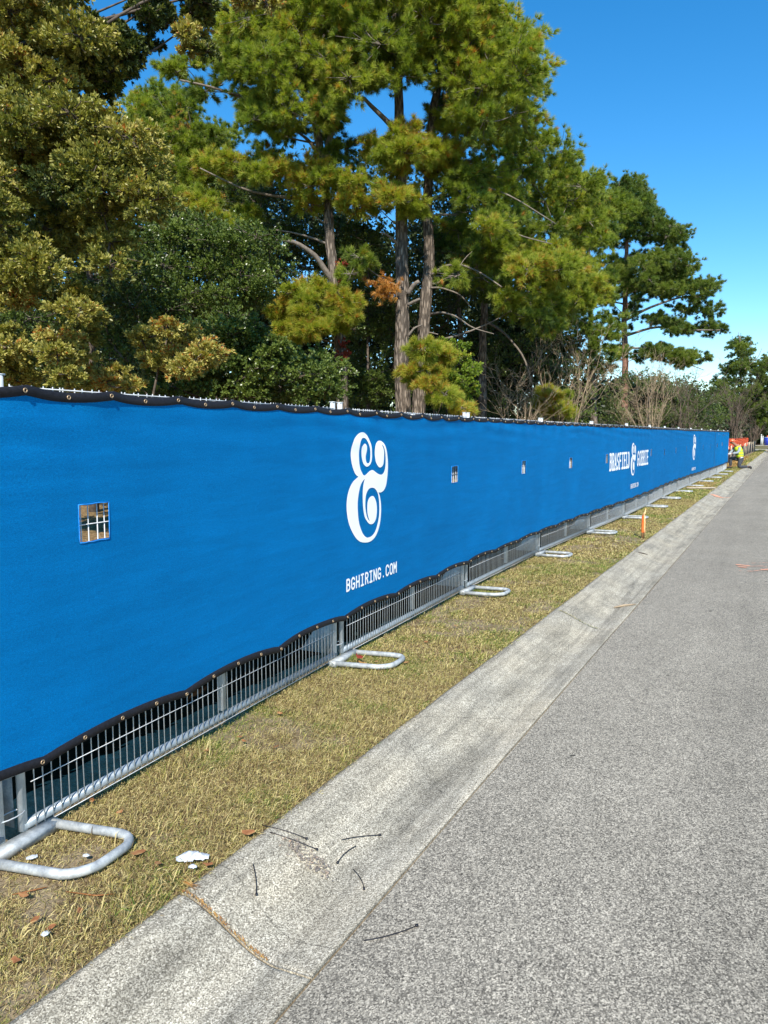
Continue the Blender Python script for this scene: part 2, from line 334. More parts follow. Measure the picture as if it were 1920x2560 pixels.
def screen(s0,s1,holes,label,name='privacy_screen'):
    x,y,_,_=fl(s0); root=empty(name,(0,0,0)); tag(root,label,'fence screen','blue cloth screens on the fence')
    ss=np.unique(np.round(np.concatenate([np.arange(s0,s1,.04 if s1<12 else .05),[s1]]+[[h-.08,h-.04,h,h+.04,h+.08] for h,_ in holes]),4))
    ss=ss[np.concatenate([[True],np.diff(ss)>.008])]
    nz=46; t=np.linspace(0,1,nz)
    SG,TG=np.meshgrid(ss,t); zb=zbot(SG)+HEMH*.9; zt=ztop(SG)-HEMH*.9; ZG=zb+(zt-zb)*TG
    # snap rows to the holes
    for h,zc in holes:
        for j in np.where(abs(ss-h)<=.085)[0]:
            col=ZG[:,j]; 
            for zz in (zc-.078,zc+.078):
                k=np.argmin(abs(col-zz)); col[k]=zz+(vnoise(ss[j]*20,zz*3,40)-.5)*.010
    V=cl(SG.ravel(),ZG.ravel()); n=len(ss); F=[]
    k=np.arange((n-1)*(nz-1)); r=k//(n-1); c=k%(n-1); a=r*n+c; Q=np.stack([a,a+1,a+n+1,a+n],1)
    cs=(ss[c]+ss[c+1])/2; cz=(ZG.ravel()[a]+ZG.ravel()[a+n])/2; keep=np.ones(len(Q),bool)
    for h,zc in holes: keep&=~((abs(cs-h)<.078)&(abs(cz-zc)<.078))
    link('cloth',npmesh('cloth',V,Q[keep],smooth=True),CLOTH,root)
    for nm,zf,sg in (('top_hem',ztop,-1),('bottom_hem',zbot,1)):
        hs=np.arange(s0,s1,.04); hs=np.append(hs,s1); rows=[0,.12,.5,.88,1.]; off=[.001,.007,.0085,.007,.001]
        V=[];F=[]
        for q,o in zip(rows,off):
            z=zf(hs)+sg*HEMH*q; V.append(cl(hs,z,o))
        V=np.concatenate(V); n=len(hs)
        for r_ in range(4):
            i=np.arange(n-1)+r_*n; F.append(np.stack([i,i+1,i+1+n,i+n],1))
        F=np.concatenate(F); o=link(nm,npmesh(nm,V,F,smooth=True),HEM,root)
    # grommets
    ring=None
    for zf,sg in ((ztop,-1),(zbot,1)):
        g0=.110+.2135*math.ceil((s0-.09)/.2135)
        farV=[];farF=[]
        for gs in np.arange(g0,s1-.02,.2135):
            z=float(zf(gs))+sg*HEMH*.5; p=cl(np.array(gs),np.array(z),.0095); _,_,nx,ny=fl(gs)
            if ring is None:
                q=MB(); q.tube([(0,.0075*math.cos(a),.0075*math.sin(a)) for a in np.linspace(0,2*math.pi,13)],.0028,5,False)
                ring=npmesh('grommet',q.V,q.F,smooth=True); ring.materials.append(BRASS)
            if gs<8.2:
                o=bpy.data.objects.new('grommet',ring); COL.objects.link(o); o.parent=root; o.location=p; o.rotation_euler=(0,0,math.atan2(ny,nx))
            else:
                a=math.atan2(ny,nx); c_,s_=math.cos(a),math.sin(a)
                b=len(farV); farV+=[(p[0]+v.co.x*c_-v.co.y*s_,p[1]+v.co.x*s_+v.co.y*c_,p[2]+v.co.z) for v in ring.vertices]
                farF+=[tuple(b+i for i in f.vertices) for f in ring.polygons]
        if farV: tag(link('small_grommets',npmesh('small_grommets',farV,farF),BRASS,root),kind='stuff')
    # hole rims: frayed pale edge
    for h,zc in holes:
        b=MB(); 
        for (p,q_) in (((-.081,-.081),(.081,-.081)),((.081,-.081),(.081,.081)),((.081,.081),(-.081,.081)),((-.081,.081),(-.081,-.081))):
            m_=7; A=[h+p[0]+(q_[0]-p[0])*i/m_ for i in range(m_+1)]; Z=[zc+p[1]+(q_[1]-p[1])*i/m_+random.uniform(-.002,.002) for i in range(m_+1)]
            b.tube(cl(np.array(A),np.array(Z),.002),.0022,5)
        b.build('cut_edge',CLOTH2,root)
    return root
CLOTH2=simple('frayed_blue_edge_material',(.02,.26,.72),.7,0,.3,.3,200)
# ---------- prints: implicit shapes turned into mesh that follows the cloth
def segd(X,Z,pts):
    d=np.full(X.shape,9.)
    for (x0,z0),(x1,z1) in zip(pts,pts[1:]):
        dx,dz=x1-x0,z1-z0; L=dx*dx+dz*dz+1e-12; t=np.clip(((X-x0)*dx+(Z-z0)*dz)/L,0,1); d=np.minimum(d,np.hypot(X-x0-t*dx,Z-z0-t*dz))
    return d
def field_mesh(name,s0,s1,z0,z1,h,fn,parent,off=.0035,mat=None,place=None):
    xs=np.arange(s0,s1+h,h); zs=np.arange(z0,z1+h,h); X,Z=np.meshgrid(xs,zs); Fv=fn(X,Z)     # negative inside
    n=len(xs); V=[];cache={};faces=[]; fr=Fv.ravel(); XR,ZR=X.ravel(),Z.ravel()
    def vert(a,b=None):
        k=(a,b) if b is None or a<b else (b,a)
        if k not in cache:
            if b is None: p=(XR[a],ZR[a])
            else:
                t=fr[a]/(fr[a]-fr[b]); p=(XR[a]+(XR[b]-XR[a])*t,ZR[a]+(ZR[b]-ZR[a])*t)
            cache[k]=len(V); V.append(p)
        return cache[k]
    ins=fr<0
    r,c=np.meshgrid(np.arange(len(zs)-1),np.arange(n-1),indexing='ij'); a=(r*n+c).ravel()
    cnt=ins[a].astype(int)+ins[a+1]+ins[a+n]+ins[a+n+1]
    for k in a[cnt>0]:
        q=[k,k+1,k+n+1,k+n]; poly=[]
        for i in range(4):
            A,B=q[i],q[(i+1)%4]
            if ins[A]: poly.append(vert(A))
            if ins[A]!=ins[B]: poly.append(vert(A,B))
        if len(poly)>=3: faces.append(poly)
    V=np.array(V); W=cl(V[:,0],V[:,1],off) if place is None else place(V)
    return link(name,npmesh(name,W,faces,smooth=True),mat or PRINT,parent)
AMPW,AMPH=140.,310.
def zz(pts): return [((x/7.136)+840,(y/7.136)+1060) for x,y in pts]
AMP_OUT=zz([(425,147),(470,155),(530,210),(570,310),(592,400),(600,520),(594,640),(570,710),(540,745),(510,760),(480,752),(440,705),(415,620),(405,520),(405,430),(425,385),(465,348),(495,370),(508,420),(505,480),(490,545),(482,600),(492,670),(515,700),(545,690),(562,640),(572,540),(565,450),(545,360),(520,300),(490,258),(440,248),(405,280),(380,330),(365,420),(358,560),(368,700),(390,800),(415,860),(440,905),(465,917),(495,895),(550,840),(595,820),(630,832),(690,880),(750,903),(790,885),(820,830),(835,740),(836,600),(825,500),(800,400),(770,360),(790,420),(805,480),(808,560),(800,700),(775,755),(740,775),(710,760),(670,690),(655,610),(648,510),(655,410),(675,345),(705,305),(740,297),(785,320),(825,375),(850,460),(868,560),(880,700),(880,850),(865,1010),(845,1110),(810,1180),(775,1210),(735,1222),(712,1212),(735,1270),(755,1370),(765,1490),(762,1640),(745,1780),(715,1900),(670,2000),(620,2060),(560,2100),(480,2112),(400,2100),(340,2060),(280,1980),(220,1860),(180,1740),(155,1600),(146,1460),(155,1320),(180,1200),(215,1105),(270,1015),(355,940),(330,925),(290,870),(250,760),(228,660),(218,560),(222,440),(238,350),(275,260),(330,195),(380,160)])
AMP_H1=zz([(475,972),(440,1010),(400,1080),(370,1200),(350,1340),(345,1480),(355,1640),(375,1780),(415,1900),(450,1970),(500,2018),(540,2022),(600,1995),(660,1920),(700,1800),(728,1660),(735,1520),(728,1380),(710,1260),(680,1190),(640,1145),(595,1135),(550,1150),(515,1200),(490,1280),(482,1400),(485,1500),(505,1620),(530,1690),(565,1735),(535,1650),(520,1560),(518,1450),(530,1360),(560,1305),(600,1282),(635,1295),(670,1370),(688,1460),(690,1580),(675,1690),(640,1760),(600,1785),(560,1780),(520,1740),(475,1660),(450,1540),(438,1400),(435,1200),(445,1090),(460,1010)])
def on_fence(u,v):
    rx_,ry_,rz_,_=ray(u,v)
    for i in range(len(PP)-1):
        A=PP[i]; d=PP[i+1]-A; nrm=np.array([d[1],-d[0]])/PL[i]; A2=A+nrm*.03
        t,k=np.linalg.solve(np.array([[rx_,-d[0]],[ry_,-d[1]]]),A2)
        if t>0 and -1e-6<=k<=1+1e-6: return SC[i]+k*PL[i], CAMZ+rz_*t
def poly_sd(X,Z,poly):
    P=np.array(poly); Q=np.roll(P,-1,0); inside=np.zeros(X.shape,bool)
    for (x0,z0),(x1,z1) in zip(P,Q):
        c=((z0>Z)!=(z1>Z)); xx=(x1-x0)*(Z-z0)/((z1-z0) if z1!=z0 else 1e-9)+x0; inside^=c&(X<xx)
    d=segd(X,Z,list(map(tuple,P))+[tuple(P[0])]); return np.where(inside,-d,d)
def crom(poly,k=3):
    P=np.array(poly); n=len(P); out=[]
    for i in range(n):
        a,b,c,d=P[i-1],P[i],P[(i+1)%n],P[(i+2)%n]
        for j in range(k):
            t=j/k; out.append(.5*((2*b)+(-a+c)*t+(2*a-5*b+4*c-d)*t*t+(-a+3*b-3*c+d)*t**3))
    return out
AO=[on_fence(*p) for p in AMP_OUT]; A1=[on_fence(*p) for p in AMP_H1]
AS=np.array(AO); as0,as1=AS[:,0].min(),AS[:,0].max(); az0,az1=AS[:,1].min(),AS[:,1].max()
AO=crom(AO,2); A1=crom(A1,2)
def amp_fn(sc=1.,ds=0.,dz=0.,wid=1.):
    cx,cz=(as0+as1)/2,(az0+az1)/2
    def T(P): return [(cx+ds+(p[0]-cx)*sc*wid,cz+dz+(p[1]-cz)*sc) for p in P]
    o,h1=T(AO),T(A1)
    return (lambda X,Z: np.maximum(poly_sd(X,Z,o),-poly_sd(X,Z,h1))),(cx+ds-(as1-as0)/2*sc*wid,cx+ds+(as1-as0)/2*sc*wid,cz+dz-(az1-az0)/2*sc,cz+dz+(az1-az0)/2*sc)
def arc(cx,cz,rx_,rz_,a0,a1,n=10): return [(cx+rx_*math.cos(R(a)),cz+rz_*math.sin(R(a))) for a in np.linspace(a0,a1,n)]
def glyph(ch,serif=False):           # strokes in a 0.6 x 1 cell
    O=arc(.3,.72,.22,.28,180,0,9)+arc(.3,.28,.22,.28,0,-180,9)+[(.08,.72)]
    G={'B':[[(.1,.0),(.1,1),(.3,1)]+arc(.3,.76,.2,.24,90,-90,8)+[(.1,.52)],[(.3,.52)]+arc(.3,.26,.22,.26,90,-90,8)+[(.1,0)]],
     'G':[arc(.3,.72,.22,.28,20,180,9)+arc(.3,.28,.22,.28,180,360,9)+[(.52,.45),(.32,.45)]],
     'H':[[(.09,0),(.09,1)],[(.51,0),(.51,1)],[(.09,.5),(.51,.5)]],
     'I':[[(.3,0),(.3,1)],[(.12,1),(.48,1)],[(.12,0),(.48,0)]],
     'R':[[(.1,0),(.1,1),(.3,1)]+arc(.3,.75,.21,.25,90,-90,8)+[(.1,.5)],[(.32,.5),(.52,0)]],
     'N':[[(.09,0),(.09,1),(.51,0),(.51,1)]],'.':[[(.3,.03),(.3,.05)]],
     'C':[arc(.3,.72,.22,.28,15,180,9)+arc(.3,.28,.22,.28,180,345,9)],'O':[O],
     'M':[[(.07,0),(.07,1),(.3,.4),(.53,1),(.53,0)]],
     'A':[[(.05,0),(.3,1),(.55,0)],[(.14,.33),(.46,.33)]],
     'S':[arc(.3,.75,.2,.25,20,180,8)+[(.12,.62),(.48,.40)]+arc(.3,.25,.2,.25,10,-160,8)],
     'F':[[(.12,0),(.12,1),(.5,1)],[(.12,.52),(.42,.52)]],'E':[[(.5,0),(.12,0),(.12,1),(.5,1)],[(.12,.52),(.42,.52)]],
     'L':[[(.12,1),(.12,0),(.5,0),(.5,.16)]],'D':[[(.1,0),(.1,1),(.25,1)]+arc(.25,.5,.27,.5,90,-90,10)+[(.1,0)]]}[ch]
    G=[list(g) for g in G]
    if serif:
        feet={'B':[],'R':[(.52,0),(.12,0)],'H':[],'A':[(.05,0),(.55,0)],'F':[(.12,0)],'D':[],'I':[],'L':[(.12,1)],'E':[]}.get(ch,[])
        for fx,fz in feet: G.append([(fx-.1,fz),(fx+.12,fz)])
        if ch in 'BRFEDL': G.append([(.0,1),(.2,1)]); G.append([(.0,0),(.2,0)])
    return G
def text_field(txt,s0,s1,z0,z1,wt,serif=False):
    n=len(txt); cw=(s1-s0)/n; hz=z1-z0; items=[]
    for i,ch in enumerate(txt):
        for g in glyph(ch,serif): items.append([(s0+cw*(i+.5)+(p[0]-.3)*cw*1.42,z0+wt/2+p[1]*(hz-wt)) for p in g])
    def fn(X,Z):
        d=np.full(X.shape,9.)
        for it in items:
            xs_=[p[0] for p in it]; m_=(X>min(xs_)-3*wt)&(X<max(xs_)+3*wt)
            d[m_]=np.minimum(d[m_],segd(X[m_],Z[m_],it))
        return d-wt/2
    return fn
# ---------------------------------------------------------------- fence panels
ZT,ZBR=1.800,.062
pw=[]
wire_me=None
def place_line(i): 
    A,B=PP[i],PP[i+1]; return A,B,math.atan2(B[1]-A[1],B[0]-A[0])
# local frame of a panel: x along, y towards the woods, z up
def panel(i,label):
    global wire_me
    A,B,a=place_line(i); L=PL[i]; root=empty('mesh_fence',(A[0],A[1],0),a); tag(root,label,'fence','galvanised fence panels along the verge')
    g=.045
    # y>0 in the local frame is the woods side (left of travel)
    MB().tube([(g,0,ZBR),(L-g,0,ZBR)],.021,10).build('bottom_rail',STEEL,root)
    MB().tube([(g,0,ZT-.03),(L-g,0,ZT-.03)],.017,8).build('top_rail',STEEL,root)
    for x in (g+.005,L-g-.005):
        b=MB(); b.tube([(x,0,.045),(x,0,1.846)],.018,10); b.box((x,0,1.847),(.036,.036,.006)); b.build('post',POSTM,root)
    MB().box((L/2,.002,.95),(.038,.03,1.70)).build('middle_post',POSTM,root)
    for z in (.042,.242):
        MB().tube([(g+.03,-.026,z),(L-g-.03,-.026,z)],.0019,5).build('cross_wire',WIRE,root)
    b=MB()
    for z in np.arange(.442,1.80,.2): b.tube([(g+.03,-.026,z),(L-g-.03,-.026,z)],.0024,4)
    b.tube([(g+.03,-.026,1.802),(L-g-.03,-.026,1.802)],.003,4); tag(b.build('upper_cross_wires',WIRE,root),kind='stuff')
    if wire_me is None:
        q=MB(); q.tube([(0,0,.036),(0,0,.6),(0,0,1.812)],.0026,5); wire_me=npmesh('wire',q.V,q.F,smooth=True); wire_me.materials.append(WIRE)
    n=int(round((L-2*g-.07)/.0415)); xsn=[g+.05+k*(L-2*g-.10)/n for k in range(n+1)]
    if i in (0,1,2,3,4):
        for x in xsn:
            o=bpy.data.objects.new('wire',wire_me); COL.objects.link(o); o.parent=root; o.location=(x+random.gauss(0,.0015),-.021,0); o.rotation_euler=(random.gauss(0,.002),random.gauss(0,.004),0)
    else:
        b=MB()
        for x in xsn: b.tube([(x+random.gauss(0,.0015),-.021,.036),(x+random.gauss(0,.0015),-.021,1.812)],.0026,3,False)
        tag(b.build('vertical_wires',WIRE,root),kind='stuff')
ordw=['','second','third','fourth','fifth','sixth','seventh','eighth','ninth','tenth','eleventh','twelfth','thirteenth','fourteenth','fifteenth']
plab={0:'galvanised fence panel cut off by the left edge of the photo',
 1:'nearest full galvanised fence panel, behind the square peephole at far left',
 2:'galvanised fence panel behind the large white ampersand and web address'}
for i in range(len(PP)-1):
    panel(i,plab.get(i,'galvanised fence panel, %s full panel counted from the left edge of the photo'%ordw[i-1] if i<len(PP)-2 else 'last galvanised fence panel at the far end, beside the kneeling worker'))
def fence_base(i,label):
    p=PP[i]; q=PP[min(i+1,len(PP)-1)]-PP[max(i-1,0)]; a=math.atan2(q[1],q[0])+random.uniform(-.04,.04)
    if i in (1,2): a=math.atan2(q[1],q[0])
    root=empty('fence_stand',(p[0],p[1],0),a); tag(root,label,'fence stand','steel stabiliser feet under the fence')
    MB().box((.01,-.040,.024),(.33,.055,.040)).build('foot_bar',ZINC,root,False)
    # U pipe towards the road (local -y)
    for sgn,nm in ((-1,'loop'),):
        r=.0185; W_=.150; Lr=.40; sk=.10+random.uniform(.0,.14); pts=[]; y0=-.035+sgn*.0
        pts+= [(W_,y0,.026),(W_,y0+sgn*(Lr-.10),.024)]
        pts+= [(W_-.10+.10*math.cos(t),y0+sgn*(Lr-.10+.10*math.sin(t)),.024) for t in np.linspace(.2,math.pi/2,6)]
        pts+= [(-W_+.10-.10*math.sin(t),y0+sgn*(Lr-.10+.10*math.cos(t)),.024) for t in np.linspace(0,math.pi/2-.2,6)]
        pts+= [(-W_,y0+sgn*(Lr-.10),.024),(-W_,y0,.026)]
        pts=[(x+sk*abs(y),y,z+random.uniform(0,.002)) for x,y,z in pts]
        MB().tube(pts,r,12).build(nm,ZINC,root)
    for x in (-.03,.03):
        b=MB(); b.add([(x,.03,.055),(x,.30,.05),(x,.03,.42),(x+.005,.03,.055),(x+.005,.30,.05),(x+.005,.03,.42)],[(0,1,2),(3,5,4),(0,2,5,3),(1,4,5,2),(0,3,4,1)]); b.build('brace_plate',ZINC,root,False)
    for z in (.13,.30):
        b=MB(); b.tube([(-.062+.0*k+.125*(.5+.5*math.cos(t))-.0,.0+.028*math.sin(t),z) for k,t in enumerate(np.linspace(0,2*math.pi,13))],.003,4,False); b.build('wire_tie',WIRE,root)
blab={1:'steel U shaped fence foot nearest the camera at the lower left',2:'steel U shaped fence foot below the BGHIRING.COM lettering, red leaf on its corner'}
for i in range(1,len(PP)-1):
    fence_base(i,blab.get(i,'steel U shaped fence foot, %s from the left edge of the photo'%ordw[i-1]))
# ---------------------------------------------------------------- screens
sc1=screen(-1.6,29.75,HOLES,'long blue cloth screen with white ampersands and lettering, tied along the fence')
sc2=screen(29.80,S_END-.03,HOLES2,'short wrinkled blue cloth screen at the far end of the fence, next to the worker')
fn,bb=amp_fn(); e=.01
field_mesh('ampersand_logo',bb[0]-e,bb[1]+e,bb[2]-e,bb[3]+e,.0045,fn,sc1)
fn,bb=amp_fn(1.0,23.80-(as0+as1)/2,-.0); field_mesh('ampersand_logo',bb[0]-e,bb[1]+e,bb[2]-e,bb[3]+e,.009,fn,sc1)
fn,bb=amp_fn(.80,13.52-(as0+as1)/2,1.14-(az0+az1)/2,.95); field_mesh('ampersand_logo',bb[0]-e,bb[1]+e,bb[2]-e,bb[3]+e,.007,fn,sc1)
field_mesh('web_address',2.60,3.55,.45,.66,.0035,text_field('BGHIRING.COM',2.655,3.50,.500,.596,.0155),sc1)
field_mesh('web_address',13.2,14.3,.5,.7,.005,text_field('BGHIRING.COM',13.33,14.16,.553,.645,.0155),sc1)
field_mesh('web_address',23.3,24.6,.42,.65,.006,text_field('BGHIRING.COM',23.42,24.24,.485,.58,.0155),sc1)
field_mesh('company_name',11.5,13.3,.9,1.36,.007,text_field('BRASFIELD',11.56,13.16,.975,1.30,.045,True),sc1)
field_mesh('company_name',13.8,15.4,.9,1.36,.007,text_field('GORRIE',13.92,15.22,.975,1.30,.047,True),sc1)
# ---------------------------------------------------------------- foliage generators
def unit(v): return v/np.maximum(np.linalg.norm(v,axis=-1,keepdims=True),1e-9)
def sprays(C,D,n,L,W,spread,shape,rnd,lj=.25,cseed=None):
    """n leaves or needles from each point C along direction D"""
    m=len(C); C=np.repeat(C,n,0); D=np.repeat(D,n,0); r=np.repeat(rnd,n)
    A=unit(D+spread*unit(rng.normal(size=C.shape))*rng.uniform(.3,1,(len(C),1))); 
    Bv=unit(np.cross(A,rng.normal(size=C.shape))); ln=L*rng.uniform(1-lj,1+lj,(len(C),1)); 
    if shape=='needle':
        tip=C+A*ln; tip[:,2]-=.12*ln[:,0]*rng.uniform(0,1,len(C))
        c0=C+A*ln*.04
        V=np.stack([c0-Bv*W/2,c0+Bv*W/2,tip],1).reshape(-1,3); F=np.arange(len(V)).reshape(-1,3); k=3
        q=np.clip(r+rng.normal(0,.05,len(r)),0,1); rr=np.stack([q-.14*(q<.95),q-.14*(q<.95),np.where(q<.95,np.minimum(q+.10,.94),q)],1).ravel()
    else:
        Nn=np.cross(A,Bv); mid=C+A*ln*.62+Nn*ln*.04
        V=np.stack([C,mid-Bv*W/2,C+A*ln,mid+Bv*W/2],1).reshape(-1,3); F=np.arange(len(V)).reshape(-1,4); k=4
        rr=np.repeat(np.clip(r+rng.normal(0,.10,len(r)),0,1),4)
    return V,F,rr
def inpoly(P,x,y):
    ins=False
    for i in range(len(P)):
        x0,y0=P[i-1]; x1,y1=P[i]
        if (y0>y)!=(y1>y) and x<(x1-x0)*(y-y0)/(y1-y0)+x0: ins=not ins
    return ins
def clumps(poly,D,depth,r,n,gaps=(),flat=.55,sep=.8):
    """clump centres spread through the crown volume"""
    out=[]; px=[]; xs=[p[0] for p in poly]; ys=[p[1] for p in poly]; tries=0
    while len(out)<n and tries<n*60:
        tries+=1; u=rng.uniform(min(xs),max(xs)); v=rng.uniform(min(ys),max(ys))
        if not inpoly(poly,u,v): continue
        if any((u-g[0])**2+(v-g[1])**2<(g[2]+r*FPX/D*.35)**2 for g in gaps): continue
        d=D+rng.uniform(-depth,depth); c=at(u,v,d)
        if any(np.linalg.norm((c-o[0])*np.array([1,1,1.6]))<sep*r*.9 for o in out): continue
        out.append((c,r*rng.uniform(.75,1.25)))
    return out
def tree(name,label,cat,group,D,trunk,tr,polys,kind,leafmat,barkmat=None,limbmat=None,depth=2.,limbs=(),group_set=True,bare=0.,base=None,seed=1):
    global rng
    rng=np.random.default_rng(seed)
    tp=[at(u,v,D) for u,v in trunk]; b=tp[0].copy(); b[2]=0.
    if tp[0][2]>0.05: tp=[b-[0,0,.1]]+tp
    tp=[np.array(p) for p in tp]
    root=empty(name,tuple(b)); tag(root,label,cat,group)
    off=b
    # resample trunk
    P=np.array(tp); cum=np.concatenate([[0],np.cumsum(np.linalg.norm(np.diff(P,axis=0),axis=1))]); sN=np.linspace(0,cum[-1],max(8,int(cum[-1]/.5)))
    T=np.stack([np.interp(sN,cum,P[:,k]) for k in range(3)],1); T[1:-1,:2]+=rng.normal(0,.012,(len(T)-2,2))
    rad=tr*(1-.72*(sN/cum[-1])**1.1); rad[0]*=1.25
    mb=MB(); mb.tube(T-off,list(rad),14); mb.build('trunk',barkmat or BARK,root)
    lb=MB(); VV=[];FF=[];RR=[]; nb=0
    for path,r0,r1 in limbs:
        Q=[at(u,v,D+dd)-off for u,v,dd in path]; Q=np.array(Q); k=len(Q)
        if k>2:
            t=np.linspace(0,k-1,k*3); Q=np.stack([np.interp(t,np.arange(k),Q[:,j]) for j in range(3)],1); Q[1:-1]=(Q[:-2]+2*Q[1:-1]+Q[2:])/4
        MB().tube(Q,list(np.linspace(r0,r1,len(Q))),7).build('limb',limbmat or LIMB,root)
    for pl in polys:
        poly,dep,r,n,nt,tint=pl[:6]; gaps=pl[6] if len(pl)>6 else (); mat_over=pl[7] if len(pl)>7 else None
        dD=pl[8] if len(pl)>8 else 0.
        cs=clumps(poly,D+dD,dep,r,n,gaps); cs.sort(key=lambda q:float(np.linalg.norm((T-q[0])[:,:2],axis=1).min()))
        nodes=[]
        for c,rr in cs:
            # limb from the trunk, or forking off the nearest bough already grown
            hd=np.linalg.norm((T-c)[:,:2],axis=1); za=c[2]-.30*hd.min()-.2; j=int(np.argmin(abs(T[:,2]-za)+.15*hd)); j=max(1,min(j,len(T)-2))
            p0=T[j]; dist=np.linalg.norm(c-p0); r0=min(.018+.009*dist,rad[j]*.5); cost=dist
            for q in nodes:
                dq=np.linalg.norm(c-q)
                if dq<cost*.8 and dq<3.2*r: cost=dq; p0=q; r0=.012+.006*dq
            out=c-p0; dist=np.linalg.norm(out); nodes.append(c)
            mid=p0+out*.5+np.array([0,0,-.10*dist])+rng.normal(0,.10*dist,3)
            q=bez(p0-off,mid-off,c-off,7); lb.tube(q,list(np.linspace(r0,.008,7)),5,False)
            out=c-T[j]; dirc=unit(np.array([out[0],out[1],abs(out[2])*.3+.15*np.linalg.norm(out)])[None])[0]
            ntw=max(3,int(nt/5)); 
            pts=unit(rng.normal(size=(ntw,3)))*rng.uniform(.35,1,(ntw,1))**(1/2.)*np.array([rr,rr,rr*.55]); ends=c+pts
            for e_ in ends[:10]:
                s0=c+(e_-c)*.08; lb.tube([s0-off,(s0+e_)/2-off+rng.normal(0,.03,3),e_-off],[.009,.007,.004],3,False)
            m=int(nt*(1.35 if kind=='pine' else 1.25 if kind=='leaf' else 1.1)); k=rng.integers(0,ntw,m); tt=rng.uniform(.35,1.05,(m,1)); C=c+(ends[k]-c)*tt+rng.normal(0,.05*rr,(m,3))
            Dr=unit(.9*unit(ends[k]-c)+.35*dirc+np.array([0,0,.35])+rng.normal(0,.25,(m,3)))
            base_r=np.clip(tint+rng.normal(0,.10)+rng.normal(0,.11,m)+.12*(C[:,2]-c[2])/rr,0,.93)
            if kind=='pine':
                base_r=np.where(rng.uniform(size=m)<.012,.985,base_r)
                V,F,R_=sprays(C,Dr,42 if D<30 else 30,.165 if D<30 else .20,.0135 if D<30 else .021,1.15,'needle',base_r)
            elif kind=='leaf':
                base_r=np.where(rng.uniform(size=m)<.002,1.,base_r)
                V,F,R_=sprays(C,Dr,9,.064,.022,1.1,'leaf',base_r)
            elif kind=='small':
                V,F,R_=sprays(C,Dr,7,.07,.034,1.4,'leaf',base_r)
            else:
                V,F,R_=sprays(C,Dr,6,.16,.09,1.6,'leaf',base_r)
            VV.append(V-off); FF.append(F+nb); RR.append(R_); nb+=len(V)
    if lb.V: lb.build('branches',limbmat or LIMB,root)
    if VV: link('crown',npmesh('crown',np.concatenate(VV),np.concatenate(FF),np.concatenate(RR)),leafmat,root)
    return root,off
G1='tall pines behind the blue screen'
# main pines -----------------------------------------------------------------
ptA,offA=tree('pine_tree','tall pine with leaning forked trunk and red vine, left of two grey trunks','pine tree',G1,20,
 [(857,1088),(856,1000),(851,880),(848,800),(838,715),(826,600),(822,520),(805,430),(795,330),(760,230),(725,120),(700,0),(690,-160)],.19,
 [([(545,130),(600,20),(610,-90),(900,-120),(905,60),(870,215),(760,215),(700,330),(640,230),(560,190)],2.4,.95,76,105,.66,[(560,275,60),(745,365,25),(780,245,22)]),
  ([(520,380),(640,370),(760,380),(900,430),(890,500),(760,520),(620,470),(520,440)],1.5,.7,16,110,.80,[(745,365,25)]),
  ([(590,230),(700,240),(740,330),(640,350),(590,300)],1.8,.6,10,80,.6),
  ([(770,190),(930,190),(925,225),(860,270),(850,330),(880,380),(830,400),(790,340),(800,280)],1.8,.55,17,80,.5,[(905,245,28)]),
  ([(420,470),(520,480),(680,560),(620,600),(500,560),(430,530)],1.,.6,9,100,.72),
  ([(395,150),(470,150),(500,200),(560,240),(540,260),(450,190)],.8,.45,5,60,.55),
  ([(680,770),(720,725),(780,705),(850,730),(900,770),(905,805),(850,845),(760,850),(690,840)],.7,.44,26,105,.80,(),None,-.6)],
 'pine',PINE,limbs=[([(836,705,0),(815,680,-.1),(790,640,-.3),(740,605,-.6),(690,598,-.9)],.10,.04),([(790,450,0),(815,380,-.1),(840,290,-.1),(850,200,-.1)],.11,.04),([(805,390,0),(770,350,0),(745,330,0)],.06,.03),
  ([(672,735,-.4),(700,730,-.4),(735,738,-.5)],.03,.03),([(842,735,0),(870,700,-.1),(900,690,-.1)],.03,.015),([(450,200,-.5),(520,215,-.4),(600,240,-.2),(740,330,0)],.02,.05),([(500,420,-.8),(620,480,-.6),(760,500,-.2),(815,520,0)],.015,.06)],seed=11)
ptB,offB=tree('pine_tree','straight thick grey pine trunk in the middle, left of a close pair','pine tree',G1,20,
 [(1010,1088),(1008,1020),(1004,900),(1006,700),(1004,560),(1003,460),(998,330),(996,230),(992,100),(985,-160)],.245,
 [([(850,-120),(1180,-120),(1180,40),(1060,130),(1020,190),(900,215),(850,170)],2.4,.95,62,105,.66,[(900,245,38),(985,250,10)]),
  ([(930,340),(1040,330),(1055,430),(1000,450),(930,430)],.9,.5,8,120,.85,(),None,-.8),
  ([(870,470),(960,455),(1045,500),(1050,545),(960,540),(880,520)],.9,.5,8,110,.86,(),None,-.7),
  ([(850,590),(930,600),(930,720),(860,700)],1.2,.5,3,50,.5)],
 'pine',PINE,limbs=[([(1020,735,-.2),(1034,712,-.3),(1048,703,-.35)],.065,.05),([(1020,762,-.2),(1035,754,-.3),(1050,747,-.35)],.045,.035),([(1020,840,-.2),(1035,820,-.2),(1055,812,-.2)],.035,.02),([(992,330,-.1),(965,300,-.2),(925,262,-.3),(910,245,-.4)],.08,.04),([(1000,620,0),(985,600,-.2),(965,585,-.3),(952,582,-.3)],.04,.02)],seed=12)
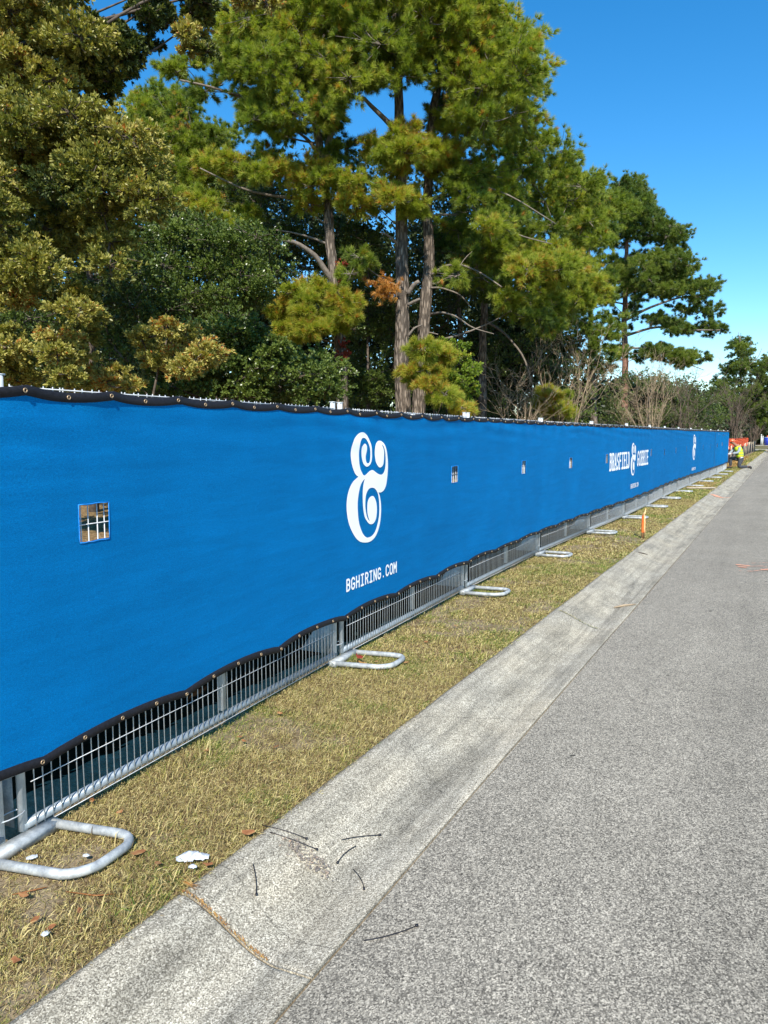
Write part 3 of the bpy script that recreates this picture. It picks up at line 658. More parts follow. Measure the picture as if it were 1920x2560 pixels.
tree('pine_tree','bowed grey pine trunk just right of the straight one, long arching boughs to the right','pine tree',G1,20.6,
 [(1040,1088),(1048,1000),(1058,860),(1064,740),(1072,640),(1070,560),(1068,480),(1078,380),(1078,290),(1105,190),(1125,60),(1135,-160)],.215,
 [([(1120,-120),(1225,-120),(1232,30),(1300,55),(1318,110),(1308,180),(1328,260),(1330,330),(1290,370),(1180,360),(1090,330),(1060,250),(1060,140)],2.4,.9,72,105,.66,[(1085,270,14)]),
  ([(1040,380),(1120,360),(1170,400),(1130,440),(1050,430)],.8,.5,7,110,.84,(),None,-.7),
  ([(1200,560),(1330,560),(1440,650),(1440,720),(1330,700),(1230,640)],1.3,.65,14,110,.74,(),None,-1.),
  ([(1100,380),(1200,380),(1300,400),(1330,480),(1300,560),(1200,540),(1110,470)],1.4,.7,16,80,.5),
  ([(1095,560),(1180,560),(1250,640),(1240,720),(1150,700),(1100,640)],1.2,.55,9,60,.4),
  ([(1240,720),(1340,740),(1420,800),(1400,840),(1300,800),(1240,770)],1.2,.6,8,80,.6)],
 'pine',PINE,limbs=[([(1076,690,-.1),(1110,664,-.4),(1150,660,-.7),(1200,680,-1),(1255,718,-1.4)],.038,.018),([(1078,785,-.1),(1105,780,-.4),(1140,790,-.6),(1180,820,-.7),(1235,835,-.8)],.035,.012),([(1074,720,-.1),(1100,718,-.2),(1150,735,-.3),(1175,765,-.3)],.03,.015),
  ([(1075,540,0),(1120,535,-.3),(1190,540,-.6),(1300,590,-.8),(1380,610,-1)],.038,.012),([(1078,500,0),(1140,470,-.3),(1210,465,-.6),(1280,490,-.9),(1390,560,-1.1)],.040,.012),([(1085,450,0),(1130,435,-.2),(1230,440,-.5),(1300,450,-.6)],.03,.01),
  ([(1085,310,0),(1140,290,-.2),(1190,230,-.4),(1220,170,-.5)],.07,.03),([(1068,705,0),(1085,690,-.1),(1138,690,-.2)],.025,.02),([(1062,870,0),(1035,850,-.1),(1022,890,-.2),(1010,905,-.2)],.05,.03),([(1064,830,0),(1080,832,-.2),(1095,836,-.2)],.02,.015)],seed=13)
tree('pine_tree','pine with full olive crown bulging right over the screen, its dark lower trunk in shade','pine tree',G1,25,
 [(1206,1088),(1204,950),(1208,850),(1212,700),(1218,550),(1225,400),(1230,260)],.17,
 [([(1180,350),(1330,330),(1400,370),(1425,430),(1500,520),(1515,640),(1440,600),(1330,540),(1220,500),(1150,430)],2.6,.85,40,100,.62),
  ([(1150,560),(1300,560),(1440,650),(1500,700),(1450,790),(1400,860),(1310,800),(1200,720)],2.4,.8,28,85,.50),
  ([(1330,640),(1430,640),(1500,720),(1480,780),(1380,720)],1.2,.6,9,110,.85,(),None,-2.)],
 'pine',PINE,limbs=[([(1212,560,0),(1290,540,-.6),(1380,560,-1)],.05,.02),([(1210,800,0),(1260,830,-.4),(1310,890,-.7),(1330,960,-.9)],.05,.02)],seed=14)
tree('pine_tree','short dark pine trunk between the bowed trunk and the yellow-green sapling','pine tree',G1,26,
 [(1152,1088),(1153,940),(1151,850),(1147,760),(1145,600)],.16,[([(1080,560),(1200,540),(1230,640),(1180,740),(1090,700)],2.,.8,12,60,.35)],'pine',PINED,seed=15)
tree('pine_tree','slim brown pine trunk in front of the bare shrubs, left of the large lone pine','pine tree',G1,31,
 [(1487,1088),(1483,1000),(1480,940),(1478,860),(1474,700),(1470,520)],.17,
 [([(1390,440),(1440,430),(1500,450),(1535,540),(1530,660),(1480,700),(1400,640)],3,.95,34,90,.52),
  ([(1400,700),(1530,700),(1540,860),(1500,930),(1400,880)],2.4,.85,22,75,.42)],'pine',PINE,seed=16)
tree('pine_tree','large lone pine with open layered crown against the blue sky at right','pine tree',G1,42,
 [(1562,1088),(1561,980),(1563,900),(1561,800),(1566,650),(1568,560),(1568,470)],.235,
 [([(1535,470),(1550,446),(1590,443),(1625,480),(1640,530),(1640,600),(1530,600),(1522,520)],2.4,.85,40,90,.50),
  ([(1640,560),(1690,555),(1710,590),(1708,640),(1650,640)],1.4,.7,12,85,.45),
  ([(1560,600),(1650,610),(1720,640),(1740,700),(1640,700),(1560,680)],2.,.75,16,85,.5),
  ([(1620,700),(1720,720),(1760,780),(1700,790),(1640,760)],1.6,.65,9,75,.5),
  ([(1480,560),(1540,600),(1545,780),(1490,840)],1.6,.8,14,80,.5),
  ([(1530,640),(1640,650),(1740,680),(1750,700),(1700,740),(1600,730),(1530,720)],2.6,.8,38,90,.58),
  ([(1740,700),(1785,700),(1800,760),(1785,800),(1735,780)],1.4,.7,9,75,.5),
  ([(1640,790),(1720,800),(1815,805),(1800,835),(1740,840),(1650,820)],1.4,.6,16,85,.5),
  ([(1540,860),(1640,865),(1730,880),(1770,900),(1740,920),(1650,900),(1550,890)],2.,.65,24,85,.62),
  ([(1530,730),(1620,735),(1610,800),(1545,850),(1525,800)],2.,.6,9,50,.3,[(1543,781,22),(1610,775,15)])],
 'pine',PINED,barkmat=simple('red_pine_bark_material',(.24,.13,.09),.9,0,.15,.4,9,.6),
 limbs=[([(1564,800,0),(1620,770,-.3),(1690,745,-.6),(1740,740,-.8)],.09,.03),([(1562,840,0),(1640,815,-.4),(1720,825,-.7),(1800,825,-.9)],.08,.03),([(1562,870,0),(1640,870,-.3),(1720,910,-.5),(1760,925,-.6)],.06,.02),([(1567,640,0),(1600,640,-.2),(1615,620,-.3)],.05,.02),([(1564,760,0),(1530,755,0),(1490,770,0)],.05,.02)],seed=17)
ptK=tree('pine_tree','round topped pine behind the yellow-green oak at upper left','pine tree',G1,27,
 [(432,1088),(435,800),(440,600),(444,400),(445,260)],.19,
 [([(285,340),(330,270),(385,240),(440,235),(480,260),(490,300),(570,340),(540,380),(500,420),(420,440),(330,400)],2.6,.9,56,105,.52),
  ([(380,420),(520,380),(640,420),(640,520),(520,520),(400,480)],2.2,.9,34,100,.66)],'pine',PINE,seed=18)
tree('pine_tree','bushy young pine with upright shoots at the right edge of the photo','pine tree',G1,70,
 [(1852,1100),(1853,1000),(1852,930),(1850,840)],.16,
 [([(1800,1010),(1785,960),(1815,900),(1842,835),(1860,850),(1870,890),(1905,890),(1960,870),(1980,1000),(1900,1030)],2.4,1.0,95,120,.5),
  ([(1740,1000),(1800,1010),(1830,1040),(1800,1075),(1740,1070)],2,.9,14,100,.6),
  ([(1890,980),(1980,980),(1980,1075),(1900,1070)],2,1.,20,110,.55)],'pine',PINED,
  limbs=[([(1852,940,0),(1875,905,0),(1878,852,0)],.04,.02),([(1852,930,0),(1895,895,0),(1905,870,0)],.04,.02),([(1851,860,0),(1846,830,0)],.03,.02)],seed=19)
tree('pine_sapling','low yellow-green pine bough tips just above the screen, beside the bowed trunk','sapling','young trees above the screen',18,
 [(1090,1090),(1085,1000),(1075,930),(1065,890)],.05,[([(1010,870),(1090,860),(1170,960),(1160,1035),(1090,1040),(1040,960)],.7,.42,13,90,.82)],'pine',PINE,seed=20)
tree('pine_sapling','small bright pine behind the right-hand bare shrubs, showing over the screen','sapling','young trees above the screen',24,
 [(1385,1090),(1384,1040),(1380,980)],.05,[([(1330,990),(1400,960),(1420,1040),(1390,1060),(1330,1055)],.7,.45,8,80,.85)],'pine',PINE,seed=21)
# broadleaf trees --------------------------------------------------------------
G2='broadleaf trees and shrubs behind the blue screen'
tree('oak_tree','near oak with small yellow-olive leaves filling the upper left of the photo','oak tree',G2,10,
 [(-90,1200),(-80,900),(-60,600),(-40,300),(-10,50),(0,-200)],.16,
 [([(-60,-60),(150,-60),(230,20),(240,160),(235,260),(260,320),(330,350),(385,410),(385,520),(340,560),(330,480),(250,420),(160,430),(60,420),(-60,430)],1.0,.42,66,250,.62),
  ([(-60,430),(80,430),(220,430),(320,500),(335,620),(290,690),(180,700),(60,640),(-60,640)],1.2,.40,30,200,.42),
  ([(-60,560),(90,600),(100,720),(60,760),(-60,760)],.7,.36,12,210,.66),
  ([(150,700),(230,730),(220,850),(190,960),(120,960),(140,820)],.8,.33,12,190,.62),
  ([(-60,800),(60,830),(90,930),(60,980),(-60,980)],.7,.33,10,200,.68),
  ([(220,20),(280,50),(325,90),(315,180),(250,240),(220,200)],.6,.28,15,170,.12),
  ([(325,-60),(415,-60),(420,80),(390,140),(350,60)],.4,.19,18,80,.05),
  ([(450,-60),(525,-60),(530,120),(500,160),(460,30)],.4,.19,18,80,.12),
  ([(440,60),(520,90),(520,150),(460,130)],.3,.2,4,120,.75),
  ([(560,-60),(700,-60),(680,30),(640,45),(600,0)],.4,.22,7,100,.55)],
 'leaf',OAK,barkmat=DARKBARK,limbmat=DARKBARK,limbs=[([(-60,340,0),(100,200,-.2),(260,60,-.4),(420,-30,-.5),(600,-40,-.6)],.025,.012)],seed=31)
tree('oak_sapling','small oak with golden tan leaves low over the screen, right of the big oak','sapling',G2,10.5,
 [(380,1250),(385,1000),(400,900),(420,840)],.035,
 [([(320,860),(400,800),(480,835),(552,860),(530,895),(470,935),(400,915),(330,900)],.5,.28,14,170,.80),
  ([(240,930),(330,920),(355,955),(300,972),(245,975)],.3,.2,6,150,.76)],'leaf',OAK,barkmat=DARKBARK,limbmat=DARKBARK,seed=32)
def thicket(label,D,polys,mat,kind,seed,trunk,tr=.05,group=G2,name='evergreen_shrub',cat='shrub'):
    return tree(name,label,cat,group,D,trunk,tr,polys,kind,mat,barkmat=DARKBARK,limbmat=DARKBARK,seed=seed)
thicket('leafy green shrub low behind the screen, between golden oak sapling and red vine trunk',14.5,
 [([(400,900),(560,770),(680,860),(760,900),(840,900),(840,1010),(560,1000),(380,985)],1.0,.5,56,190,.55)],MYRTLE,'small',41,[(600,1200),(600,1000),(590,900)])
thicket('tall glossy evergreen left of the leaning pine, filling the gap under its crown',17,
 [([(400,500),(560,560),(680,600),(700,680),(660,760),(560,800),(420,800),(370,650)],1.6,.62,62,190,.55)],MYRTLE,'small',42,[(540,1130),(540,900),(530,700),(520,560)],.07)
thicket('narrow evergreen between the leaning pine and the straight grey trunk',22.5,
 [([(830,560),(1000,560),(1000,1040),(850,1040),(840,800)],1.2,.7,58,170,.45)],MYRTLE,'small',43,[(920,1100),(920,900),(920,650)],.06)
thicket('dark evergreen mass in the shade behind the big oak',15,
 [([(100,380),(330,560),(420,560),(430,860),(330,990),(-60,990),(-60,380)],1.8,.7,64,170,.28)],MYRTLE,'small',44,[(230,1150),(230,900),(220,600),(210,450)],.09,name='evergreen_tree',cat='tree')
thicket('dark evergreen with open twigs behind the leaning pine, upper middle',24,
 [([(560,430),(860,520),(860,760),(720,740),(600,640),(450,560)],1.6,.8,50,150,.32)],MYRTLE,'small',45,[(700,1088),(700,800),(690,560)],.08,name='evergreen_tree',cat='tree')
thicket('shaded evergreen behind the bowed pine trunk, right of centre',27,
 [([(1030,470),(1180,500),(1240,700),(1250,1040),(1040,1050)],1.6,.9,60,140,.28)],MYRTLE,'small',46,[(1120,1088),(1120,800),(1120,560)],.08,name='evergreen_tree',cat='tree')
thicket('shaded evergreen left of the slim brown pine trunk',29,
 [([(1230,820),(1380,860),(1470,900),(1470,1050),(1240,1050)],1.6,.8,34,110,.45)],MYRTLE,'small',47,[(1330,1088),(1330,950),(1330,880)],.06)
thicket('yellow-green sapling glowing in the sun right of the bowed pine trunk',19,
 [([(1105,850),(1140,835),(1185,900),(1190,970),(1165,1035),(1110,1010)],.6,.36,20,90,.55)],LIME,'small',48,[(1150,1120),(1150,1000),(1140,900)],.03,name='lime_sapling',cat='sapling')
thicket('low dark shrub between the two bare shrubs and the big lone pine',38,
 [([(1490,900),(1560,920),(1690,940),(1740,960),(1790,1010),(1800,1075),(1500,1060)],2.5,.95,52,120,.5)],MYRTLE,'small',49,[(1620,1090),(1620,1000),(1620,950)],.06)
# woods beyond: reads as one dark mass
def woods(label,specs,seed):
    global rng
    rng=np.random.default_rng(seed); VV=[];FF=[];RR=[];nb=0
    for poly,D,dep,r,n,nt,tint,mt in specs:
        for c,rr in clumps(poly,D,dep,r,n,sep=.55):
            p=unit(rng.normal(size=(nt,3)))*rng.uniform(.2,1,(nt,1))**.5*np.array([rr,rr,rr*.75])+c
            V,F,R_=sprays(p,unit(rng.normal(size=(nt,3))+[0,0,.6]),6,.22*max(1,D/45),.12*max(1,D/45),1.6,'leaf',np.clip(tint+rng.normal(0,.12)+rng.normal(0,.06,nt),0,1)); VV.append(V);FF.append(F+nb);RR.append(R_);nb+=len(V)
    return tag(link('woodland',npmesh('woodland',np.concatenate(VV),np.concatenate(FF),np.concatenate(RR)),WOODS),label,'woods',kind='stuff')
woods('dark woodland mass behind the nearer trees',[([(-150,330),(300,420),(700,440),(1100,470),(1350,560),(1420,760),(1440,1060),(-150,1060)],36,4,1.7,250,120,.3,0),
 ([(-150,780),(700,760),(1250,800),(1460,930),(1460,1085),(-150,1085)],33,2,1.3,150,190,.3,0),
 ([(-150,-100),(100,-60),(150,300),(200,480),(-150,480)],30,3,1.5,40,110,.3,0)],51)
woods('far tree line across the side street',[([(1700,1040),(1790,1000),(1850,1020),(1920,1000),(2300,900),(2300,1098),(1700,1092)],150,8,4.5,140,110,.35,0),([(1560,990),(1700,1000),(1740,1040),(1800,1060),(1800,1085),(1560,1085)],70,5,2.4,90,130,.4,0),([(1440,1000),(1560,960),(1700,1010),(1780,1040),(1780,1088),(1440,1088)],52,3,1.6,60,150,.35,0)],52)
# dead orange needles, red vine leaves on trunks
def sprig(name,label,cat,D,poly,r,n,nt,mat,seed,parent=None,off=None,L=.14,W=.011,shape='needle',nn=40):
    global rng
    rng=np.random.default_rng(seed); VV=[];FF=[];RR=[];nb=0
    for c,rr in clumps(poly,D,.15,r,n,sep=.4):
        p=rng.normal(0,.5*rr,(nt,3))+c
        V,F,R_=sprays(p,unit(rng.normal(size=(nt,3))+[0,0,.3]),nn,L,W,1.2,shape,rng.uniform(0,1,nt)); VV.append(V-(0 if off is None else off));FF.append(F+nb);RR.append(R_);nb+=len(V)
    o=link(name,npmesh(name,np.concatenate(VV),np.concatenate(FF),np.concatenate(RR)),mat,parent)
    if label: tag(o,label,cat)
    return o
sprig('dead_needles',None,None,19.6,[(940,690),(975,675),(990,700),(985,735),(950,735)],.22,7,13,DEADN,61,ptB,offB)
sprig('dead_needles',None,None,19.6,[(905,700),(940,690),(985,735),(960,750),(910,730)],.2,4,6,DEADN,62,ptB,offB)
sprig('dead_needles',None,None,19.4,[(670,150),(715,155),(710,180),(670,175)],.2,4,7,DEADN,63,ptA,offA)
sprig('dead_needles',None,None,25.5,[(385,325),(430,285),(465,290),(465,320),(400,340)],.25,5,8,DEADN,64,ptK[0],ptK[1])
sprig('vine_leaves',None,None,19.75,[(845,855),(862,850),(866,900),(850,925),(843,890)],.12,9,8,REDV,65,ptA,offA,.09,.06,'leaf',4)
sprig('vine_leaves',None,None,19.75,[(845,655),(856,655),(862,700),(850,705)],.10,7,8,REDV,66,ptA,offA,.08,.05,'leaf',4)
# bare shrubs --------------------------------------------------------------------
def bare(label,u0,u1,vb,vt,D,n,seed,mat=TWIG):
    global rng
    rng=np.random.default_rng(seed); random.seed(seed); b=at((u0+u1)/2,vb,D); b[2]=0; root=empty('bare_shrub',tuple(b)); tag(root,label,'shrub','leafless shrubs behind the screen')
    st=MB(); tw=MB(); H=at((u0+u1)/2,vt,D)[2]; Wd=(u1-u0)/FPX*D
    def grow(mb,p,d,L,r,lv):
        pts=[p]; q=p.copy(); dd=d.copy(); n_=5 if lv==0 else 4
        for i in range(n_):
            dd=dd+rng.normal(0,.10+.05*lv,3)+np.array([0,0,.04]); dd/=np.linalg.norm(dd); q=q+dd*L/n_; pts.append(q.copy())
        mb.tube(pts,list(np.linspace(r,r*.45,len(pts))),5 if lv==0 else 3,False)
        if lv<3:
            for k in range([5,5,3][lv]):
                j=rng.integers(1,len(pts)); nd=dd+rng.normal(0,.42,3); nd[2]=abs(nd[2])*.6+.35; nd/=np.linalg.norm(nd)
                grow(tw,pts[j],nd,L*rng.uniform(.35,.6),max(r*.45,.0045),lv+1)
    for k in range(n):
        a=rng.uniform(0,2*math.pi); sp_=rng.uniform(0,1); d=np.array([math.cos(a)*sp_*Wd*.35,math.sin(a)*sp_*Wd*.35,H]); L=np.linalg.norm(d)*rng.uniform(.55,.85)
        grow(st,np.array([math.cos(a)*.15*sp_,math.sin(a)*.15*sp_,0.]),d/np.linalg.norm(d),L,rng.uniform(.012,.024)*D/28,0)
    st.build('stems',mat,root); tw.build('twigs',mat,root)
BRUSH=simple('brown_brush_material',(.15,.115,.085),.9,0,.15,.35,6)
bare('pale leafless shrub left of the slim brown pine trunk',1365,1465,1090,850,24,7,71)
bare('pale leafless many-stemmed shrub in front of the large lone pine',1585,1665,1090,880,30,9,72)
bare('leafless shrub right of the many-stemmed one, lower and darker',1680,1730,1090,930,32,6,73,BRUSH)
bare('dark leafless brush above the orange barrier at the end of the screen',1805,1865,1100,950,64,10,74,BRUSH)
bare('arching brown brush at the right end of the orange barrier',1866,1900,1102,1035,80,9,75,BRUSH)
bare('thin leafless stems behind the screen below the yellow-green sapling',1255,1330,1090,930,22,6,76)
# ---------------------------------------------------------------- grass
def grass(name,x0,x1,y0,y1,dens,L,W,label,seed,fl_=.55,green=0.,mask=None,zadd=0):
    g=np.random.default_rng(seed); n=int(dens*(x1-x0)*(y1-y0)); x=g.uniform(x0,x1,n); y=g.uniform(y0,y1,n)
    bare_=vnoise(x*2.6,y*2.6,71)*.6+vnoise(x*7,y*7,72)*.4; keep=g.uniform(0,1,n)<np.clip((.69-bare_)*5+.3,.18,1)
    if mask is not None: keep&=mask(x,y,g)
    keep&=x>np.interp(y,PY,PX)-.035-.05*(y>14)
    x,y=x[keep],y[keep]; n=len(x); z=vz(x,y)+zadd
    tall=vnoise(x*1.7,y*1.7,73); a=g.uniform(0,2*np.pi,n); tilt=g.uniform(.15,1.,n)**.6*fl_; ln=L*g.uniform(.5,1.3,n)*(.7+.6*tall)
    d=np.stack([np.cos(a)*np.sin(tilt*1.5),np.sin(a)*np.sin(tilt*1.5),np.cos(tilt*1.5)],1); s=np.stack([-np.sin(a+.6),np.cos(a+.6),g.normal(0,.45,n)],1)*W/2*g.uniform(.6,1.3,(n,1))
    p=np.stack([x,y,z-.003],1); m1=p+d*(ln*.55)[:,None]; d2=d.copy(); d2[:,2]-=.75; tp=m1+d2*(ln*.45)[:,None]; tp[:,2]=np.maximum(tp[:,2],z+.002); 
    curl=g.normal(0,.3,(n,3))*ln[:,None]*.35; curl[:,2]=0; tp+=curl
    V=np.stack([p-s,p+s,m1+s*.8,m1-s*.8,tp],1).reshape(-1,3); k=np.arange(n)*5
    F=np.concatenate([np.stack([k,k+1,k+2],1),np.stack([k,k+2,k+3],1),np.stack([k+3,k+2,k+4],1)])
    gr=vnoise(x*1.3,y*1.3,74)*.6+vnoise(x*5,y*5,75)*.4
    r=np.clip(g.uniform(0,1,n)**1.1*.62+np.where(g.uniform(0,1,n)<np.clip((gr-.40)*2.6+green+.08,0,.9),.44,0),0,1)
    return tag(link(name,npmesh(name,V,F,np.repeat(r,5)),GRASS),label,'grass',kind='stuff')
grass('grass',-2.9,XB+.012,.9,4.6,42000,.048,.0024,'dry tan and green grass on the nearest part of the verge',81,.85,-.02)
grass('grass',-3.02,XB+.01,4.6,9.5,17000,.048,.0040,'sparse dry grass on the verge past the first fence feet',82,.8,.06)
grass('grass',-3.0,XB+.01,9.5,20,6500,.05,.008,'greener grass strip around the orange flagged stake',83,.75,.16)
grass('grass',-2.9,XB+.02,20,44,2200,.06,.016,'far grass strip by the end of the fence and kneeling worker',84,.75,.12)
grass('grass',-3.0,XB+.02,44,90,500,.09,.04,'distant grass strip beside the silt fence',85,.7,.1)
grass('grass_edge',XB-.05,XB+.03,.9,14,22000,.030,.003,'brown dead grass fringe overhanging the kerb edge',86,1.0,-.3)
grass('grass_tufts',-3.0,XB-.04,.9,9,2600,.085,.0038,'taller straw coloured grass tufts on the verge',87,.5,.0,mask=lambda x,y,g:(vnoise(x*6,y*6,88)>.74))
# ---------------------------------------------------------------- litter, ties, stakes
TIE='black cable ties dropped by the kerb'
def tie(pts,label):
    W_=[surf(u,v) for u,v in pts]; W_=[p+np.array([0,0,.003]) for p in W_]; c=W_[0]; root=empty('cable_tie',tuple(c)); tag(root,label,'cable tie',TIE)
    q=[p-c for p in bez(W_[0],2*W_[1]-(W_[0]+W_[2])/2,W_[2],9)]
    MB().tube(q,.0020,5).build('strap',BLACK,root); d=q[-1]-q[-2]; MB().box(tuple(q[-1]+[0,0,.001]),(.010,.008,.006),math.atan2(d[1],d[0])).build('head',BLACK,root,False)
tie([(655,2064),(715,2079),(766,2098)],'upper of two parallel black cable ties lying over the kerb edge grass')
tie([(675,2082),(733,2101),(792,2125)],'lower of two parallel black cable ties pointing into the gutter')
tie([(854,2101),(898,2093),(950,2089)],'black cable tie lying level in the gutter, right of the parallel pair')
tie([(890,2116),(862,2135),(844,2158)],'short black cable tie slanting down left in the gutter')
tie([(883,2175),(902,2199),(910,2224)],'short black cable tie curving down right in the gutter')
tie([(632,2161),(640,2199),(641,2238)],'black cable tie lying straight up and down on the kerb')
tie([(910,2353),(981,2338),(1042,2316)],'long black cable tie on the asphalt')
def flat_leaf(name,p,size,mat,label,cat,group,rz,seed,curl=.3,asp=.55):
    g=np.random.default_rng(seed); n=10; V=[(0,0,.004)];F=[]
    for k in range(n):
        a=2*math.pi*k/n; r=size*g.uniform(.7,1.15); V.append((r*math.cos(a),r*asp*math.sin(a),.003+size*curl*g.uniform(-.1,.9)*abs(math.cos(a))))
    for k in range(n): F.append((0,1+k,1+(k+1)%n))
    o=link(name,npmesh(name,V,F,g.uniform(0,1,len(V))),mat); o.location=p; o.rotation_euler=(g.uniform(-.2,.2),g.uniform(-.2,.2),rz); return tag(o,label,cat,group)
lf=[(255,2085,.022),(345,2143,.03),(395,2170,.02),(520,2172,.02),(190,2190,.022),(60,2250,.024),(88,2311,.018),(610,1861,.018),(600,1850,.018),(517,1884,.022),(598,1852,.016),(680,1912,.016),(40,2415,.02),(300,2040,.02),(230,2010,.02),(985,1640,.02),(1010,1650,.02),(1015,1662,.02),(940,1660,.022),(1140,1570,.024),(1065,1610,.02),(1160,1450,.03),(1255,1400,.03),(690,1875,.02),(700,1790,.02),(1290,1440,.02),(890,1590,.03),(618,2092,.03),(1345,1425,.03),(1270,1465,.03),(128,2330,.018),(200,2290,.02)]
_d=[float(np.linalg.norm(surf(u,v)[:2])) for u,v,_ in lf]; lrank=np.argsort(np.argsort(_d))
def ordn(n):
    n=int(n); a=['','second','third','fourth','fifth','sixth','seventh','eighth','ninth','tenth','eleventh','twelfth','thirteenth','fourteenth','fifteenth','sixteenth','seventeenth','eighteenth','nineteenth']
    if n<19: return a[n]
    return ('twentieth' if n==19 else 'thirtieth' if n==29 else ('twenty-' if n<29 else 'thirty-')+['first','second','third','fourth','fifth','sixth','seventh','eighth','ninth'][(n-20)%10])
for k,(u,v,s_) in enumerate(lf):
    p=surf(u,v); flat_leaf('fallen_leaf',(p[0],p[1],p[2]+.016),s_,BROWNLEAF,'curled dry brown leaf on the verge, %s nearest the camera of the scattered brown leaves'%ordn(lrank[k]),'leaf','dry brown leaves scattered on the verge',k*1.3,100+k)
p=ground(897,1645,.05); flat_leaf('red_leaf',(p[0],p[1],.055),.035,REDV,'dark red leaf resting on the corner of the second steel fence foot','leaf',None,.6,140,.9,.8)
p=ground(905,1655,.03); flat_leaf('yellow_leaf',(p[0],p[1],.02),.035,STRAW,'pale yellow leaf just inside the second steel fence foot','leaf',None,.2,141,.4,.5)
WHITE=simple('white_paper_material',(.50,.53,.55),.7,0,.2,.30,60,.6)
def scrap(u,v,sx,sy,h,label,seed,rz=0):
    g=np.random.default_rng(seed); nx,ny=15,9; V=[];F=[]
    for j in range(ny):
        for i in range(nx):
            x=i/(nx-1)*2-1; y=j/(ny-1)*2-1; r=max(abs(x)**1.3,abs(y)); k=1-.35*abs(x)**2+.25*(float(vnoise(x*3+seed,y*3,6))-.5)
            V.append((x*sx+g.normal(0,sx*.03),y*sy*k+g.normal(0,sy*.05),h*(1-min(1,x*x+y*y))*1.+g.normal(0,h*.16)+.008))
    for j in range(ny-1):
        for i in range(nx-1): q=j*nx+i; F.append((q,q+1,q+nx+1,q+nx))
    o=link('paper_scrap',npmesh('paper_scrap',V,F),WHITE); p=ground(u,v,.0); o.location=(p[0],p[1],.012); o.rotation_euler=(0,0,rz); tag(o,label,'litter','white scraps of litter on the verge')
scrap(482,2156,.062,.026,.022,'large crumpled white plastic scrap by the kerb edge',3,YAW+.1)
scrap(482,2179,.016,.010,.008,'tiny white flake just below the large crumpled scrap',4,YAW)
scrap(80,2155,.020,.014,.006,'small white flake inside the nearest steel fence foot, at its left',5,YAW+.5)
scrap(216,2151,.013,.010,.006,'small white flake inside the nearest steel fence foot, at its right',6,YAW)
scrap(114,2348,.012,.012,.006,'small white flake on the grass near the lower left corner',7,YAW)
# pine straw and weeds in gutter joints, brown strip, twigs
def straw_line(y,x0,x1,n,L,mat,name,label,seed,up=.4,w=.0018):
    g=np.random.default_rng(seed); x=g.uniform(x0,x1,n); ys_=y+g.normal(0,.004,n); z=np.array([zprof(a) for a in x])+.001; a=g.normal(0,.5,n)+np.where(g.uniform(size=n)<.5,0,math.pi)
    el=g.uniform(-.0,up,n)**1.; ln=L*g.uniform(.4,1.3,n); d=np.stack([np.cos(a)*np.cos(el),np.sin(a)*np.cos(el)*.6,np.sin(el)+.02-.25*np.cos(a)*0],1); d[:,2]+=d[:,0]*np.array([(zprof(q+.01)-zprof(q-.01))/.02 for q in x])
    s=np.stack([-np.sin(a),np.cos(a),a*0],1)*w; p=np.stack([x,ys_,z+.003],1); V=np.stack([p-s,p+s,p+d*ln[:,None]],1).reshape(-1,3)
    tag(link(name,npmesh(name,V,np.arange(3*n).reshape(-1,3),np.repeat(g.uniform(0,1,n),3)),mat),label,'debris',kind='stuff')
straw_line(1.762,-1.79,-1.42,230,.015,STRAW,'pine_straw','orange brown pine straw caught in the nearest gutter joint',5,.9)
straw_line(6.53,-1.76,-1.40,200,.018,GRASS,'joint_weeds','thin green weeds growing in the second gutter joint',6,.8)
straw_line(1.80,-1.81,-1.78,30,.05,STRAW,'pine_straw','pine straw at the grass end of the nearest gutter joint',8,.3)
def bark_strip(pts,r,label,mat):
    W_=[surf(u,v)+np.array([0,0,r*.6]) for u,v in pts]; c=W_[0]; b=MB(); b.tube([p-c for p in W_],[r*.5]+[r]*(len(W_)-2)+[r*.4],6); o=b.build('twig',mat); o.location=c; tag(o,label,'twig','twigs lying in the gutter and on the grass')
bark_strip([(1536,1520),(1560,1515),(1590,1512)],.012,'tan bark strip lying in the gutter beyond the second joint',TWIG)
bark_strip([(1595,1381),(1608,1384),(1619,1387)],.008,'short dark twig on the kerb below the orange stake',DARKBARK)
bark_strip([(165,2230),(240,2240),(285,2236)],.003,'thin reddish pine twig on the grass below the nearest fence foot',STRAW)
bark_strip([(30,2238),(90,2225),(120,2218)],.003,'thin reddish twig on the grass at the lower left',STRAW)
bark_strip([(1340,1452),(1362,1460)],.006,'short twig on the kerb edge grass',TWIG)
# spalled patch of gutter with exposed stones
g=np.random.default_rng(9); b=MB()
for k in range(150):
    t=g.uniform(0,1); u=712+105*t+g.normal(0,10); v=2098+82*t+g.normal(0,9); p=surf(u,v); r=g.uniform(.003,.0075)
    V=[(p[0]+r*x*g.uniform(.7,1.3),p[1]+r*y*g.uniform(.7,1.3),p[2]+.001+r*.55*z) for x,y,z in ((1,0,0),(.5,.87,.1),(-.5,.87,0),(-1,0,.1),(-.5,-.87,0),(.5,-.87,.1),(.3,.1,1),(-.3,-.2,.9))]
    b.add(V,[(0,1,6),(1,2,6),(2,7,6),(2,3,7),(3,4,7),(4,5,7),(5,6,7),(5,0,6)])
STONE=N('river_stone_material',.8,.3); v=STONE.vor(130); STONE.col(STONE.ramp(v.outputs['Color'],[(.1,(.07,.06,.05)),(.4,(.20,.17,.14)),(.7,(.33,.28,.22)),(.95,(.5,.32,.20))])); 
tag(b.build('exposed_stones',STONE.m,None,False),'patch of exposed brown stones where the gutter concrete has spalled','stones',kind='stuff')
